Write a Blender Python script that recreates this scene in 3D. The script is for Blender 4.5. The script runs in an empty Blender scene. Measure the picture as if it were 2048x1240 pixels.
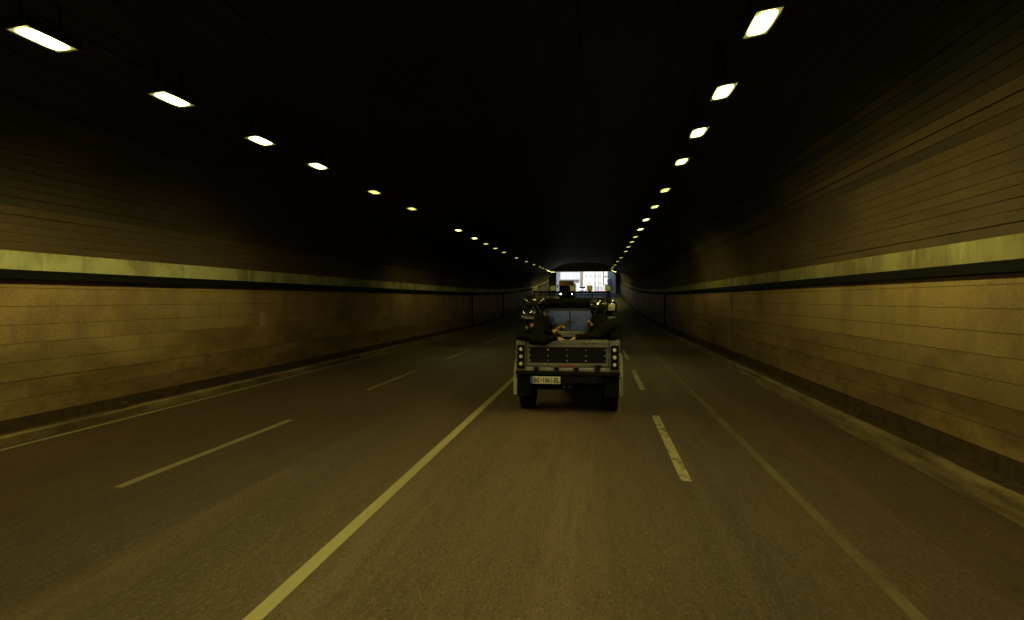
import bpy, bmesh, math, random
from mathutils import Vector, Matrix, Quaternion
random.seed(7)
R = math.radians
SC = bpy.context.scene
COL = SC.collection

# ------------------------------------------------------------------ camera
F_PX = 1250.0
CAM_Z = 2.0
YAW = math.atan(176 / F_PX)
PITCH = math.atan(22 / F_PX * math.cos(YAW))
cam = bpy.data.cameras.new('camera'); cam.sensor_width = 36; cam.lens = F_PX / 2048 * 36
cam.clip_start = 0.1; cam.clip_end = 3000
camo = bpy.data.objects.new('camera', cam); COL.objects.link(camo)
camo.location = (0, 0, CAM_Z)
camo.rotation_euler = (math.pi / 2 - PITCH, 0, YAW)
SC.camera = camo

# ------------------------------------------------------------------ sky and sun
SUN_EL, SUN_AZ = R(42), R(160)       # clockwise from +Y
W = bpy.data.worlds.new('World'); SC.world = W; W.use_nodes = True
nt = W.node_tree
sky = nt.nodes.new('ShaderNodeTexSky'); sky.sky_type = 'NISHITA'; sky.sun_disc = False
sky.sun_elevation = SUN_EL; sky.sun_rotation = SUN_AZ; sky.air_density = 1.6; sky.dust_density = 3.0
bg = nt.nodes['Background']; bg.inputs['Strength'].default_value = 0.15
nt.links.new(sky.outputs[0], bg.inputs[0])
sl = bpy.data.lights.new('sun', 'SUN'); sl.energy = 4.2; sl.angle = R(0.5); sl.color = (1, .95, .88)
so = bpy.data.objects.new('sun', sl); COL.objects.link(so)
sd = Vector((math.sin(SUN_AZ) * math.cos(SUN_EL), math.cos(SUN_AZ) * math.cos(SUN_EL), math.sin(SUN_EL)))
so.rotation_euler = (-sd).to_track_quat('-Z', 'Y').to_euler(); so.location = (0, -60, 60)

vs = SC.view_settings
vs.view_transform = 'Standard'; vs.look = 'None'; vs.gamma = 1; vs.use_curve_mapping = False
vs.exposure = 0.0
cy = SC.cycles
cy.use_denoising = True
cy.max_bounces = 6; cy.diffuse_bounces = 4; cy.glossy_bounces = 4; cy.transmission_bounces = 6
cy.sample_clamp_indirect = 6
cy.use_light_tree = True

LAMP_POWER = 118.0
LAMP_COL = (1.0, 0.92, 0.23)

# ------------------------------------------------------------------ path of the tunnel
EXIT = 115.0
BACK = -20.0
def dz(y):
    if y < 35: return 0.0
    if y < EXIT: return 2.9 * ((y - 35) / 80) ** 2
    return 2.9 + 1.0 * (1 - math.exp(-(y - EXIT) / 14))
def dx(y):
    return 0.0 if y < 10 else -0.8 * ((min(y, EXIT) - 10) / 105) ** 1.5
def at(x, y, z): return Vector((x + dx(y), y, z + dz(y)))

# ------------------------------------------------------------------ helpers
def tag(o, label=None, cat=None, group=None, kind=None):
    if label: o['label'] = label
    if cat: o['category'] = cat
    if group: o['group'] = group
    if kind: o['kind'] = kind
    return o
def empty(name, loc=(0, 0, 0), rz=0, **k):
    o = bpy.data.objects.new(name, None); COL.objects.link(o)
    o.location = loc; o.rotation_euler = (0, 0, rz); o.empty_display_size = .2
    return tag(o, **k)
def link_mesh(name, me, parent=None, **k):
    o = bpy.data.objects.new(name, me); COL.objects.link(o)
    if parent: o.parent = parent
    return tag(o, **k)
def obj(name, bm, mats, parent=None, smooth=None, **k):
    me = bpy.data.meshes.new(name)
    bmesh.ops.recalc_face_normals(bm, faces=bm.faces)
    bm.to_mesh(me); bm.free()
    for m in (mats if isinstance(mats, (list, tuple)) else [mats]): me.materials.append(m)
    if smooth is not None:
        me.polygons.foreach_set('use_smooth', [True] * len(me.polygons))
        me.set_sharp_from_angle(angle=R(smooth))
    return link_mesh(name, me, parent, **k)
def B(): return bmesh.new()
def box(bm, c, s, rot=None, bev=0, mi=0, seg=1):
    t = bmesh.new()
    bmesh.ops.create_cube(t, size=1)
    for v in t.verts: v.co = Vector((v.co.x * s[0], v.co.y * s[1], v.co.z * s[2]))
    if bev: bmesh.ops.bevel(t, geom=list(t.edges), offset=bev, segments=seg, affect='EDGES', profile=.5)
    m = Matrix.Translation(c)
    if rot is not None: m = m @ rot.to_4x4()
    merge(bm, t, m, mi)
def merge(bm, t, m=None, mi=0):
    vm = {}
    for v in t.verts: vm[v] = bm.verts.new(m @ v.co if m is not None else v.co)
    for f in t.faces:
        try:
            nf = bm.faces.new([vm[v] for v in f.verts]); nf.material_index = mi
        except ValueError: pass
    t.free()
def bx(bm, x0, x1, y0, y1, z0, z1, bev=0, mi=0, seg=1):
    box(bm, ((x0 + x1) / 2, (y0 + y1) / 2, (z0 + z1) / 2), (abs(x1 - x0), abs(y1 - y0), abs(z1 - z0)), None, bev, mi, seg)
def frame_of(d):
    d = Vector(d).normalized()
    return d.to_track_quat('Z', 'Y').to_matrix()
def cyl(bm, p0, p1, r0, r1=None, n=12, mi=0, caps=True):
    r1 = r0 if r1 is None else r1
    p0 = Vector(p0); p1 = Vector(p1); q = frame_of(p1 - p0)
    a = []; b = []
    for i in range(n):
        t = 2 * math.pi * i / n; c = q @ Vector((math.cos(t), math.sin(t), 0))
        a.append(bm.verts.new(p0 + c * r0)); b.append(bm.verts.new(p1 + c * r1))
    for i in range(n):
        f = bm.faces.new((a[i], a[(i + 1) % n], b[(i + 1) % n], b[i])); f.material_index = mi
    if caps:
        bm.faces.new(a[::-1]).material_index = mi; bm.faces.new(b).material_index = mi
def tube(bm, pts, r, n=8, mi=0):
    for a, b in zip(pts, pts[1:]): cyl(bm, a, b, r, r, n, mi)
    for p in pts[1:-1]: ball(bm, p, (r, r, r), 8, 6, mi)
def ball(bm, c, rad, u=16, v=10, mi=0, rot=None):
    t = bmesh.new(); bmesh.ops.create_uvsphere(t, u_segments=u, v_segments=v, radius=1)
    m = Matrix.Translation(c)
    if rot is not None: m = m @ rot.to_4x4()
    merge(bm, t, m @ Matrix.Diagonal((rad[0], rad[1], rad[2], 1)), mi)
def lathe(bm, prof, c, axis='x', n=28, mi=0):
    rings = []
    for r, h in prof:
        ring = []
        for i in range(n):
            t = 2 * math.pi * i / n
            p = (h, r * math.cos(t), r * math.sin(t)) if axis == 'x' else ((r * math.cos(t), h, r * math.sin(t)) if axis == 'y' else (r * math.cos(t), r * math.sin(t), h))
            ring.append(bm.verts.new(Vector(c) + Vector(p)))
        rings.append(ring)
    for a, b in zip(rings, rings[1:]):
        for i in range(n):
            bm.faces.new((a[i], a[(i + 1) % n], b[(i + 1) % n], b[i])).material_index = mi
def prism(bm, pts, axis, a, b, mi=0):
    def P(p, h):
        return {'x': (h, p[0], p[1]), 'y': (p[0], h, p[1]), 'z': (p[0], p[1], h)}[axis]
    va = [bm.verts.new(P(p, a)) for p in pts]; vb = [bm.verts.new(P(p, b)) for p in pts]
    n = len(pts)
    for i in range(n): bm.faces.new((va[i], va[(i + 1) % n], vb[(i + 1) % n], vb[i])).material_index = mi
    bm.faces.new(va[::-1]).material_index = mi; bm.faces.new(vb).material_index = mi

# ------------------------------------------------------------------ materials
def mat(name, col, rough=.6, metal=0, var=0, vscale=6, vcol=None, bump=0, bscale=40, stretch=(1, 1, 1), emit=None, estr=0,
        trans=0, spec=None, coat=0, detail=4, rvar=0, thr=(.35, .7)):
    m = bpy.data.materials.new(name); m.use_nodes = True
    n = m.node_tree; p = n.nodes['Principled BSDF']
    p.inputs['Base Color'].default_value = (*col, 1); p.inputs['Roughness'].default_value = rough
    p.inputs['Metallic'].default_value = metal; p.inputs['Transmission Weight'].default_value = trans
    p.inputs['Coat Weight'].default_value = coat
    if spec is not None: p.inputs['Specular IOR Level'].default_value = spec
    if emit:
        p.inputs['Emission Color'].default_value = (*emit, 1); p.inputs['Emission Strength'].default_value = estr
    if var or bump or rvar:
        g = n.nodes.new('ShaderNodeNewGeometry'); mp = n.nodes.new('ShaderNodeMapping'); mp.inputs['Scale'].default_value = stretch
        n.links.new(g.outputs['Position'], mp.inputs[0])
        if var or rvar:
            t = n.nodes.new('ShaderNodeTexNoise'); t.inputs['Scale'].default_value = vscale; t.inputs['Detail'].default_value = detail
            t.inputs['Roughness'].default_value = .65
            n.links.new(mp.outputs[0], t.inputs['Vector'])
            r = n.nodes.new('ShaderNodeValToRGB'); r.color_ramp.elements[0].position, r.color_ramp.elements[1].position = thr
            v2 = vcol or tuple(c * (1 - var) for c in col)
            r.color_ramp.elements[0].color = (*v2, 1); r.color_ramp.elements[1].color = (*col, 1)
            n.links.new(t.outputs['Fac'], r.inputs[0]); n.links.new(r.outputs[0], p.inputs['Base Color'])
            if rvar:
                mr = n.nodes.new('ShaderNodeMapRange'); mr.inputs['To Min'].default_value = rough - rvar; mr.inputs['To Max'].default_value = rough + rvar
                n.links.new(t.outputs['Fac'], mr.inputs[0]); n.links.new(mr.outputs[0], p.inputs['Roughness'])
        if bump:
            t2 = n.nodes.new('ShaderNodeTexNoise'); t2.inputs['Scale'].default_value = bscale; t2.inputs['Detail'].default_value = 3
            n.links.new(mp.outputs[0], t2.inputs['Vector'])
            bn = n.nodes.new('ShaderNodeBump'); bn.inputs['Strength'].default_value = bump; bn.inputs['Distance'].default_value = .01
            n.links.new(t2.outputs['Fac'], bn.inputs['Height']); n.links.new(bn.outputs[0], p.inputs['Normal'])
    return m

def surface_mat(name, layers, base, rough, bump=.3, bscale=60, spec=.3):
    """base colour with several noise-masked stain layers: (colour, scale, stretch, lo, hi, strength)"""
    m = bpy.data.materials.new(name); m.use_nodes = True
    n = m.node_tree; p = n.nodes['Principled BSDF']; p.inputs['Roughness'].default_value = rough
    p.inputs['Specular IOR Level'].default_value = spec
    g = n.nodes.new('ShaderNodeNewGeometry')
    cur = None
    for col, sc, st, lo, hi, stg in layers:
        mp = n.nodes.new('ShaderNodeMapping'); mp.inputs['Scale'].default_value = st
        mp.inputs['Location'].default_value = (random.uniform(0, 50),) * 3
        n.links.new(g.outputs['Position'], mp.inputs[0])
        t = n.nodes.new('ShaderNodeTexNoise'); t.inputs['Scale'].default_value = sc; t.inputs['Detail'].default_value = 5
        t.inputs['Roughness'].default_value = .6
        n.links.new(mp.outputs[0], t.inputs['Vector'])
        mr = n.nodes.new('ShaderNodeMapRange'); mr.inputs['From Min'].default_value = lo; mr.inputs['From Max'].default_value = hi
        mr.inputs['To Max'].default_value = stg; n.links.new(t.outputs['Fac'], mr.inputs[0])
        mx = n.nodes.new('ShaderNodeMix'); mx.data_type = 'RGBA'
        n.links.new(mr.outputs[0], mx.inputs[0])
        if cur is None: mx.inputs[6].default_value = (*base, 1)
        else: n.links.new(cur, mx.inputs[6])
        mx.inputs[7].default_value = (*col, 1); cur = mx.outputs[2]
    n.links.new(cur, p.inputs['Base Color'])
    t2 = n.nodes.new('ShaderNodeTexNoise'); t2.inputs['Scale'].default_value = bscale; t2.inputs['Detail'].default_value = 4
    n.links.new(g.outputs['Position'], t2.inputs['Vector'])
    bn = n.nodes.new('ShaderNodeBump'); bn.inputs['Strength'].default_value = bump; bn.inputs['Distance'].default_value = .008
    n.links.new(t2.outputs['Fac'], bn.inputs['Height']); n.links.new(bn.outputs[0], p.inputs['Normal'])
    return m

M = {}
M['asphalt'] = surface_mat('asphalt', [
    ((.045, .028, .023), .7, (1, .04, 1), .44, .60, .85),      # long darker wheel and oil tracks
    ((.155, .090, .070), 1.6, (1, .03, 1), .52, .70, .6),      # dry dust streaks along the lanes
    ((.050, .030, .024), 2.6, (1, .30, 1), .57, .68, .7),     # oil spots and patches
    ((.036, .025, .021), 16, (1, .10, 1), .50, .68, .55),      # scuffed, worn texture along the driving direction
    ((.135, .088, .066), 34, (1, .16, 1), .55, .74, .6),
    ((.022, .014, .010), 60, (1, .35, 1), .52, .66, .75), ((.200, .135, .095), 75, (1, .35, 1), .56, .70, .8)],    # stone grain
    (.088, .051, .037), .66, .6, 140, .3)
M['paint'] = surface_mat('road_paint', [
    ((.08, .055, .04), 10, (1, .5, 1), .50, .62, .9), ((.2, .17, .12), 2.0, (1, .2, 1), .4, .7, .6)], (.36, .30, .20), .6, .3, 120)
M['paint_clean'] = surface_mat('centre_line_paint', [
    ((.16, .13, .1), 15, (1, .4, 1), .60, .74, .5), ((.15, .13, .09), 1.2, (1, .15, 1), .4, .75, .6)], (.30, .25, .15), .6, .3, 120)
M['faint_paint'] = surface_mat('worn_edge_paint', [
    ((.085, .055, .038), 5, (1, .3, 1), .34, .66, .75)], (.155, .125, .075), .7, .3, 120)
M['panel'] = surface_mat('wall_panel', [
    ((.15, .092, .058), .7, (1, .6, .6), .40, .64, .85),        # broad soot clouds
    ((.09, .056, .036), 2.0, (1, .8, .25), .50, .70, .45),        # run-down streaks
    ((.19, .135, .08), 2.2, (1, 1, .3), .60, .78, .45),
    ((.09, .058, .03), 34, (1, .8, 1), .52, .70, .55), ((.42, .29, .16), 40, (1, .8, 1), .57, .72, .5)], (.30, .198, .102), .62, .25, 90, .2)
M['panel_mid'] = surface_mat('half_shaded_wall_panel', [((.13, .082, .047), 1.0, (1, .4, 1.2), .38, .62, .8), ((.09, .056, .036), 3, (1, .6, .6), .50, .70, .45), ((.09, .058, .03), 34, (1, .8, 1), .52, .70, .5), ((.34, .23, .12), 40, (1, .8, 1), .57, .72, .5)], (.28, .183, .094), .63, .25, 90, .2)  # stained middle courses, colour partly darkened for light fading down the wall
M['panel_low'] = surface_mat('shaded_wall_panel', [((.11, .068, .040), 1.3, (1, .35, 1.6), .36, .60, .8), ((.07, .045, .03), 5, (1, .5, 1), .50, .70, .6), ((.26, .17, .09), 2.2, (1, 1, .3), .62, .80, .4), ((.09, .058, .03), 34, (1, .8, 1), .52, .70, .5), ((.34, .23, .12), 40, (1, .8, 1), .57, .72, .5)], (.25, .162, .084), .65, .25, 90, .2)  # stained lowest courses, light falloff at the wall base put into the colour
M['plaster'] = surface_mat('pale_plaster', [
    ((.17, .14, .08), 1.1, (1, 1, 1), .42, .60, .85),
    ((.42, .42, .36), 3, (1, 1.4, .25), .56, .72, .6),          # lime streaks
    ((.09, .07, .045), 9, (1, 1.5, .25), .58, .74, .6)], (.34, .325, .21), .75, .4, 60, .2)
M['plaster_streaked'] = surface_mat('streaked_plaster', [((.13, .10, .055), 1.4, (1, .9, .5), .40, .60, .9), ((.40, .39, .30), 2.2, (1, 1.2, .2), .58, .72, .75), ((.07, .05, .03), 7, (1, 1.2, .2), .56, .74, .5)], (.235, .205, .115), .75, .4, 60, .2)
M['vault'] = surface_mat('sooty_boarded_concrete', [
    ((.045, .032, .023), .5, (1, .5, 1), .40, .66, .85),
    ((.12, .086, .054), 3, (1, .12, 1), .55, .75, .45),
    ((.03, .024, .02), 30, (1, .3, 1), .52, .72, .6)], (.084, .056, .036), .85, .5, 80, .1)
M['vault_shaded'] = surface_mat('shaded_crown_boards', [((.012, .011, .012), .6, (1, .4, 1), .38, .66, .8), ((.05, .042, .036), 3, (1, .12, 1), .58, .78, .4)], (.026, .024, .025), .5, .5, 80, .30)  # crown shade put into the colour, where the lamps throw little light
M['vault_mid'] = surface_mat('half_shaded_shoulder_boards', [((.026, .022, .020), .6, (1, .4, 1), .38, .64, .9), ((.085, .066, .048), 3, (1, .12, 1), .58, .78, .4)], (.055, .037, .024), .85, .5, 80, .1)  # shoulder boards part darkened in colour, leading into the crown shade
M['lining'] = mat('vault_gap', (.012, .010, .010), .95, spec=.1)
M['duct'] = mat('dark_cable_duct', (.007, .006, .006), .95, var=.4, vscale=3, spec=.1)
M['plinth'] = mat('sooty_plinth', (.085, .056, .034), .85, var=.5, vscale=5, bump=.4, spec=.1)
M['kerb'] = surface_mat('kerb_concrete', [((.07, .05, .035), 3, (1, .25, 1), .38, .62, .9), ((.19, .15, .11), 8, (1, 1, 1), .55, .75, .5)], (.27, .20, .115), .8, .4, 60)
M['gutter'] = surface_mat('gutter_dust', [((.075, .05, .035), 5, (1, .2, 1), .36, .62, .95)], (.17, .122, .072), .85, .5, 90)
M['alu'] = mat('dusty_aluminium', (.155, .15, .17), .45, .35, var=.45, vscale=9, bump=.1, bscale=30, rvar=.12)
M['alu_bright'] = mat('bright_aluminium', (.30, .285, .28), .38, .5, var=.3, vscale=14, rvar=.1)
M['black'] = mat('black_paint', (.006, .006, .007), .45, var=.4, vscale=12, spec=.15)
M['black_matt'] = mat('black_matt', (.005, .005, .006), .9, bump=.2, bscale=60, spec=.08)
M['rubber'] = mat('tyre_rubber', (.007, .0065, .0065), .95, var=.3, vscale=20, spec=.08)
M['chassis'] = mat('chassis_dirt', (.005, .0045, .0045), .9, var=.4, vscale=15, spec=.08)
M['chrome'] = mat('reflector_chrome', (.75, .73, .70), .18, .9)
M['lens'] = mat('clear_lens', (.62, .58, .52), .15, 0, coat=.6)
M['bolt'] = mat('zinc_bolt', (.62, .58, .48), .3, .8)
M['red'] = mat('red_decal', (.42, .02, .035), .5, var=.55, vscale=70)
M['plate'] = mat('plate_white', (.50, .50, .52), .45)
M['plate_ink'] = mat('plate_ink', (.02, .02, .022), .5)
M['plate_blue'] = mat('plate_blue', (.03, .06, .45), .5)
M['plate_red'] = mat('plate_crest', (.55, .12, .14), .5)
M['body_paint'] = mat('sand_white_paint', (.34, .32, .27), .4, coat=.3, var=.25, vscale=5)
M['glass'] = mat('dark_film_glass', (.02, .03, .05), .06, 0, spec=.9, coat=1.0)
M['frame_cream'] = mat('grey_window_frame', (.30, .28, .27), .5, var=.2, vscale=8)
M['tarp'] = mat('black_rolled_tarp', (.005, .005, .006), .9, bump=.5, bscale=18, spec=.08)
M['cloth'] = mat('black_uniform', (.006, .0055, .006), .9, var=.5, vscale=14, bump=.7, bscale=26, spec=.06)
M['cloth2'] = mat('dark_uniform', (.010, .0085, .008), .92, var=.5, vscale=11, bump=.7, bscale=22, spec=.06)
M['skin'] = mat('skin', (.44, .22, .13), .5, var=.2, vscale=30)
M['helmet'] = mat('helmet_black_gloss', (.010, .010, .011), .16, coat=.8)
M['visor'] = mat('visor_clear', (.30, .28, .22), .10, trans=.85, coat=.6)
M['strip'] = mat('reflective_strip', (.55, .53, .38), .35, .2, var=.35, vscale=60)
M['strap'] = mat('olive_collar', (.10, .09, .045), .8, var=.4, vscale=20)
M['gun'] = mat('gun_metal', (.02, .019, .018), .35, .6)
M['gunwood'] = mat('gun_furniture', (.055, .04, .022), .5, var=.4, vscale=20)
M['patch'] = mat('orange_patch', (.45, .13, .04), .7)
M['lamp_metal'] = mat('lamp_housing', (.03, .028, .026), .6, .2, var=.3, vscale=10)

def lamp_mat(mult):
    m = bpy.data.materials.new('lamp_glow'); m.use_nodes = True
    n = m.node_tree; n.nodes.remove(n.nodes['Principled BSDF'])
    e = n.nodes.new('ShaderNodeEmission'); e.inputs[0].default_value = (*LAMP_COL, 1); e.inputs[1].default_value = LAMP_POWER * mult
    # luminaire optics: the beam is cut off towards the horizontal (same for every ray)
    g = n.nodes.new('ShaderNodeNewGeometry'); d = n.nodes.new('ShaderNodeVectorMath'); d.operation = 'DOT_PRODUCT'
    n.links.new(g.outputs['Incoming'], d.inputs[0]); n.links.new(g.outputs['Normal'], d.inputs[1])
    def ramp(lo, hi, a, c):
        r = n.nodes.new('ShaderNodeMapRange'); r.interpolation_type = 'SMOOTHSTEP'
        r.inputs['From Min'].default_value = lo; r.inputs['From Max'].default_value = hi
        r.inputs['To Min'].default_value = a; r.inputs['To Max'].default_value = c
        n.links.new(d.outputs['Value'], r.inputs[0]); return r.outputs[0]
    mu = n.nodes.new('ShaderNodeMath'); mu.operation = 'MULTIPLY'      # batwing spread: less straight down, cut off sideways
    n.links.new(ramp(.16, .64, LAMP_POWER * mult * .05, LAMP_POWER * mult), mu.inputs[0]); n.links.new(ramp(.70, .90, 1.0, .07), mu.inputs[1])
    tc = n.nodes.new('ShaderNodeTexCoord'); mp = n.nodes.new('ShaderNodeMapping'); mp.inputs['Scale'].default_value = (1 / .12, 1 / .31, 0)
    n.links.new(tc.outputs['Object'], mp.inputs[0]); ln = mp.outputs[0]
    for k in range(2):                                     # |x|^4 + |y|^4, a rounded rectangle
        q = n.nodes.new('ShaderNodeVectorMath'); q.operation = 'MULTIPLY'; n.links.new(ln, q.inputs[0]); n.links.new(ln, q.inputs[1]); ln = q.outputs[0]
    q = n.nodes.new('ShaderNodeVectorMath'); q.operation = 'DOT_PRODUCT'; q.inputs[1].default_value = (1, 1, 0); n.links.new(ln, q.inputs[0]); ln = q
    fr = n.nodes.new('ShaderNodeMapRange'); fr.interpolation_type = 'SMOOTHSTEP'
    fr.inputs['From Min'].default_value = .0; fr.inputs['From Max'].default_value = .85; fr.inputs['To Min'].default_value = 1.35; fr.inputs['To Max'].default_value = .004
    n.links.new(ln.outputs['Value'], fr.inputs[0]); m2 = n.nodes.new('ShaderNodeMath'); m2.operation = 'MULTIPLY'
    n.links.new(mu.outputs[0], m2.inputs[0]); n.links.new(fr.outputs[0], m2.inputs[1]); n.links.new(m2.outputs[0], e.inputs[1])
    n.links.new(e.outputs[0], n.nodes['Material Output'].inputs[0])
    return m

# ------------------------------------------------------------------ tunnel shell
STN = [BACK, -10, 0, 10, 18, 26, 35, 42, 49, 56, 63, 70, 77, 84, 91, 98, 105, 110, EXIT]
def stations(a, b):
    s = [a] + [y for y in STN if a + .2 < y < b - .2] + [b]
    return s
def sweep(bm, prof, a, b, closed=True, mi=0, ends=True):
    """extrude an (x, z) profile along the tunnel path"""
    rings = [[bm.verts.new(at(p[0], y, p[1])) for p in prof] for y in stations(a, b)]
    n = len(prof); k = n if closed else n - 1
    for r0, r1 in zip(rings, rings[1:]):
        for i in range(k):
            bm.faces.new((r0[i], r0[(i + 1) % n], r1[(i + 1) % n], r1[i])).material_index = mi
    if closed and ends:
        bm.faces.new(rings[0]).material_index = mi; bm.faces.new(rings[-1][::-1]).material_index = mi
def swept_box(bm, x0, x1, z0, z1, a, b, mi=0): sweep(bm, [(x0, z0), (x1, z0), (x1, z1), (x0, z1)], a, b, True, mi)

XL, XR = -8.38, 4.42          # wall faces
KL, KR = -8.02, 3.98          # kerb faces
Z0 = 2.70
CX, AX, BZ, NE = (XL + XR) / 2, (XR - XL) / 2, 3.2, 2.4

# ground outside, one sheet following the road
bm = B()
ys = [-900, -300, -120, -60, -40] + [y for y in range(-20, 120, 8)] + [118, 124, 132, 142, 156, 176, 210, 300, 600, 1500]
xs = [-900, -200, -40, -14, 10, 40, 200, 900]
g = [[bm.verts.new((x, y, dz(y) - .06)) for x in xs] for y in ys]
for r0, r1 in zip(g, g[1:]):
    for i in range(len(xs) - 1): bm.faces.new((r0[i], r0[i + 1], r1[i + 1], r1[i]))
M['ground'] = mat('ground_asphalt', (.16, .15, .14), .9, var=.3, vscale=.4)
obj('ground', bm, M['ground'], kind='structure')

# road sheet
bm = B()
ry = [-120, -60] + STN + [120, 126, 134, 145, 160, 185, 220]
rows = [[bm.verts.new(at(x, y, 0)) for x in (KL, -5.07, -2.13, .94, KR)] for y in ry]
for r0, r1 in zip(rows, rows[1:]):
    for i in range(4): bm.faces.new((r0[i], r0[i + 1], r1[i + 1], r1[i]))
road = obj('road', bm, M['asphalt'], kind='structure')

def strip(name, xa, xb, a, b, m, h=.004):
    bm = B(); ss = [a] + [y for y in STN + [120, 126, 134, 145, 160] if a + .1 < y < b - .1] + [b]
    r = [[bm.verts.new(at(x, y, h)) for x in (xa, xb)] for y in ss]
    for p, q in zip(r, r[1:]): bm.faces.new((p[0], p[1], q[1], q[0]))
    return obj(name, bm, m, road)
strip('centre_line', -2.20, -2.08, -60, 160, M['paint_clean'])
y0 = 7.02
for k in range(-4, 24):
    a = y0 + k * 6.97
    strip('lane_dash', .885, 1.005, a, a + 3.9, M['paint'])
y0 = 5.95
for k in range(-4, 24):
    a = y0 + k * 7.17
    strip('lane_dash', -5.12, -5.01, a, a + 3.75, M['paint_clean'])
strip('edge_line', KL + .13, KL + .22, BACK, 112, M['paint_clean'])
strip('worn_seam', 1.93, 2.03, -20, 60, M['faint_paint'])
strip('gutter', KR - .30, KR - .01, BACK, 112, M['gutter'])

# kerbs: stones one metre long, the far run joined
def kerb(side, label):
    k = empty('kerb', (0, 0, 0), label=label, cat='kerb')
    x0, x1 = (XL - .02, KL) if side < 0 else (KR, XR + .02)
    zt = .11 if side < 0 else .06
    ln = 1.0; y = 2.0
    while y < 60:
        bm = B(); j = random.uniform(-.006, .006); w = random.uniform(-.008, .008)
        e = (KL - .16 + w) if side < 0 else (KR + .16 + w)
        xa, xb = (e, KL + w) if side < 0 else (KR + w, e)
        swept_box(bm, xa, xb, -.05, zt + j, y + .006, y + ln - .006)
        obj('kerbstone', bm, M['kerb'], k); y += ln
    bm = B(); xa, xb = (KL - .16, KL) if side < 0 else (KR, KR + .16)
    swept_box(bm, xa, xb, -.05, zt, BACK, 2.0); swept_box(bm, xa, xb, -.05, zt, 60, EXIT)
    obj('kerb_run', bm, M['kerb'], k, kind='stuff')
    bm = B(); xa, xb = (XL - .02, KL - .165) if side < 0 else (KR + .165, XR + .02)
    swept_box(bm, xa, xb, -.05, zt - .012, BACK, EXIT); obj('walkway', bm, M['plinth'], k)
kerb(-1, 'low pale kerb of stones along the left wall')
kerb(1, 'low dusty kerb of stones along the right wall')

# side walls: courses of long panels with recessed joints
def wall(side, label):
    w = empty('tunnel_wall', (0, 0, 0), label=label, cat='wall')
    X = XL if side < 0 else XR
    s = -1 if side < 0 else 1             # outward
    bm = B(); a, b = sorted((X + s * .03, X + s * .6)); swept_box(bm, a, b, -.3, Z0 + .3, BACK, EXIT)
    obj('backing', bm, M['lining'], w)
    bm = B(); a, b = sorted((X - s * .02, X + s * .03)); swept_box(bm, a, b, 0, .262, BACK, EXIT)
    obj('plinth', bm, M['plinth'], w)
    h = (2.285 - .27) / 7.45
    gap_y = (21.75, 21.87) if side > 0 else (40.4, 40.55)
    for c in range(8):
        z0 = .27 + c * h; z1 = min(z0 + h, 2.285)
        y = BACK
        segs = [BACK, -8, 4, gap_y[0]] if side > 0 else [BACK, -8, 4, 18.4, gap_y[0]]
        for ya, yb in list(zip(segs, segs[1:])) + [(gap_y[1], 55), (55.3, 72), (72, 88), (88, 102), (102, EXIT)]:
            bm = B(); j = random.uniform(-.004, .004)
            p, q = sorted((X + s * j, X + s * .029))
            swept_box(bm, p, q, z0 + .0035, z1 - .0035, ya + .002, yb - .002)
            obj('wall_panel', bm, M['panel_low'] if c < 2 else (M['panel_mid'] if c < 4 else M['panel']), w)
    bm = B(); a, b = sorted((X - s * .07, X + s * .028)); swept_box(bm, a, b, 2.292, 2.425, BACK, EXIT)
    obj('cable_duct', bm, M['duct'], w)
    for ya, yb in [(BACK, 2), (2, 24), (24, 46), (46, 68), (68, 90), (90, EXIT)]:
        bm = B(); a, b = sorted((X + s * random.uniform(-.004, .004), X + s * .029))
        swept_box(bm, a, b, 2.43, Z0, ya + .003, yb - .003); obj('plaster_band', bm, M['plaster'] if side < 0 else M['plaster_streaked'], w)
    return w
wall(-1, 'left tunnel wall of brown panels with a dark cable duct and pale plaster band')
wall(1, 'right tunnel wall of brown panels with a dark cable duct and pale plaster band')

# vault of long boards
vault = empty('tunnel_vault', (CX, 0, Z0), label='dark arched tunnel ceiling lined with long narrow boards above both walls', cat='tunnel ceiling')
def se(t):
    c, s_ = math.cos(t), math.sin(t)
    return Vector((CX + AX * math.copysign(abs(c) ** (2 / NE), c), Z0 + BZ * abs(s_) ** (2 / NE)))
fine = [se(math.pi * i / 4000) for i in range(4001)]
acc = [0]
for p, q in zip(fine, fine[1:]): acc.append(acc[-1] + (q - p).length)
NB = int(acc[-1] / .128)
def arc(s):
    import bisect
    i = min(max(bisect.bisect_left(acc, s), 1), 4000)
    t = (s - acc[i - 1]) / max(acc[i] - acc[i - 1], 1e-9)
    return fine[i - 1].lerp(fine[i], t)
VS = [BACK, 0, 10, 18, 26, 35, 49, 63, 77, 91, 105, EXIT]
_keep = STN; STN = VS
for i in range(NB):
    s0 = acc[-1] * i / NB; s1 = acc[-1] * (i + 1) / NB
    p, q = arc(s0 + .0035), arc(s1 - .0035)
    t = (q - p).normalized(); nrm = Vector((-t.y, t.x))     # towards the inside
    j = random.uniform(-.007, .009) + (.006 if i % 2 else 0)
    a, b = p + nrm * j, q + nrm * j
    a2, b2 = p - nrm * .03, q - nrm * .03
    bm = B(); sweep(bm, [tuple(a2 - Vector((CX, Z0))), tuple(a - Vector((CX, Z0))), tuple(b - Vector((CX, Z0))), tuple(b2 - Vector((CX, Z0)))], BACK, EXIT, False)
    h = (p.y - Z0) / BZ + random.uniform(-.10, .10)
    obj('board', bm, M['vault'] if h < (.36 if p.x > CX else .28) else (M['vault_mid'] if h < .60 else M['vault_shaded']), vault)  # board colour steps into painted shade, right side stays lit higher
bm = B()
prof_in = [arc(acc[-1] * i / 60) for i in range(61)]
lin = []
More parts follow.
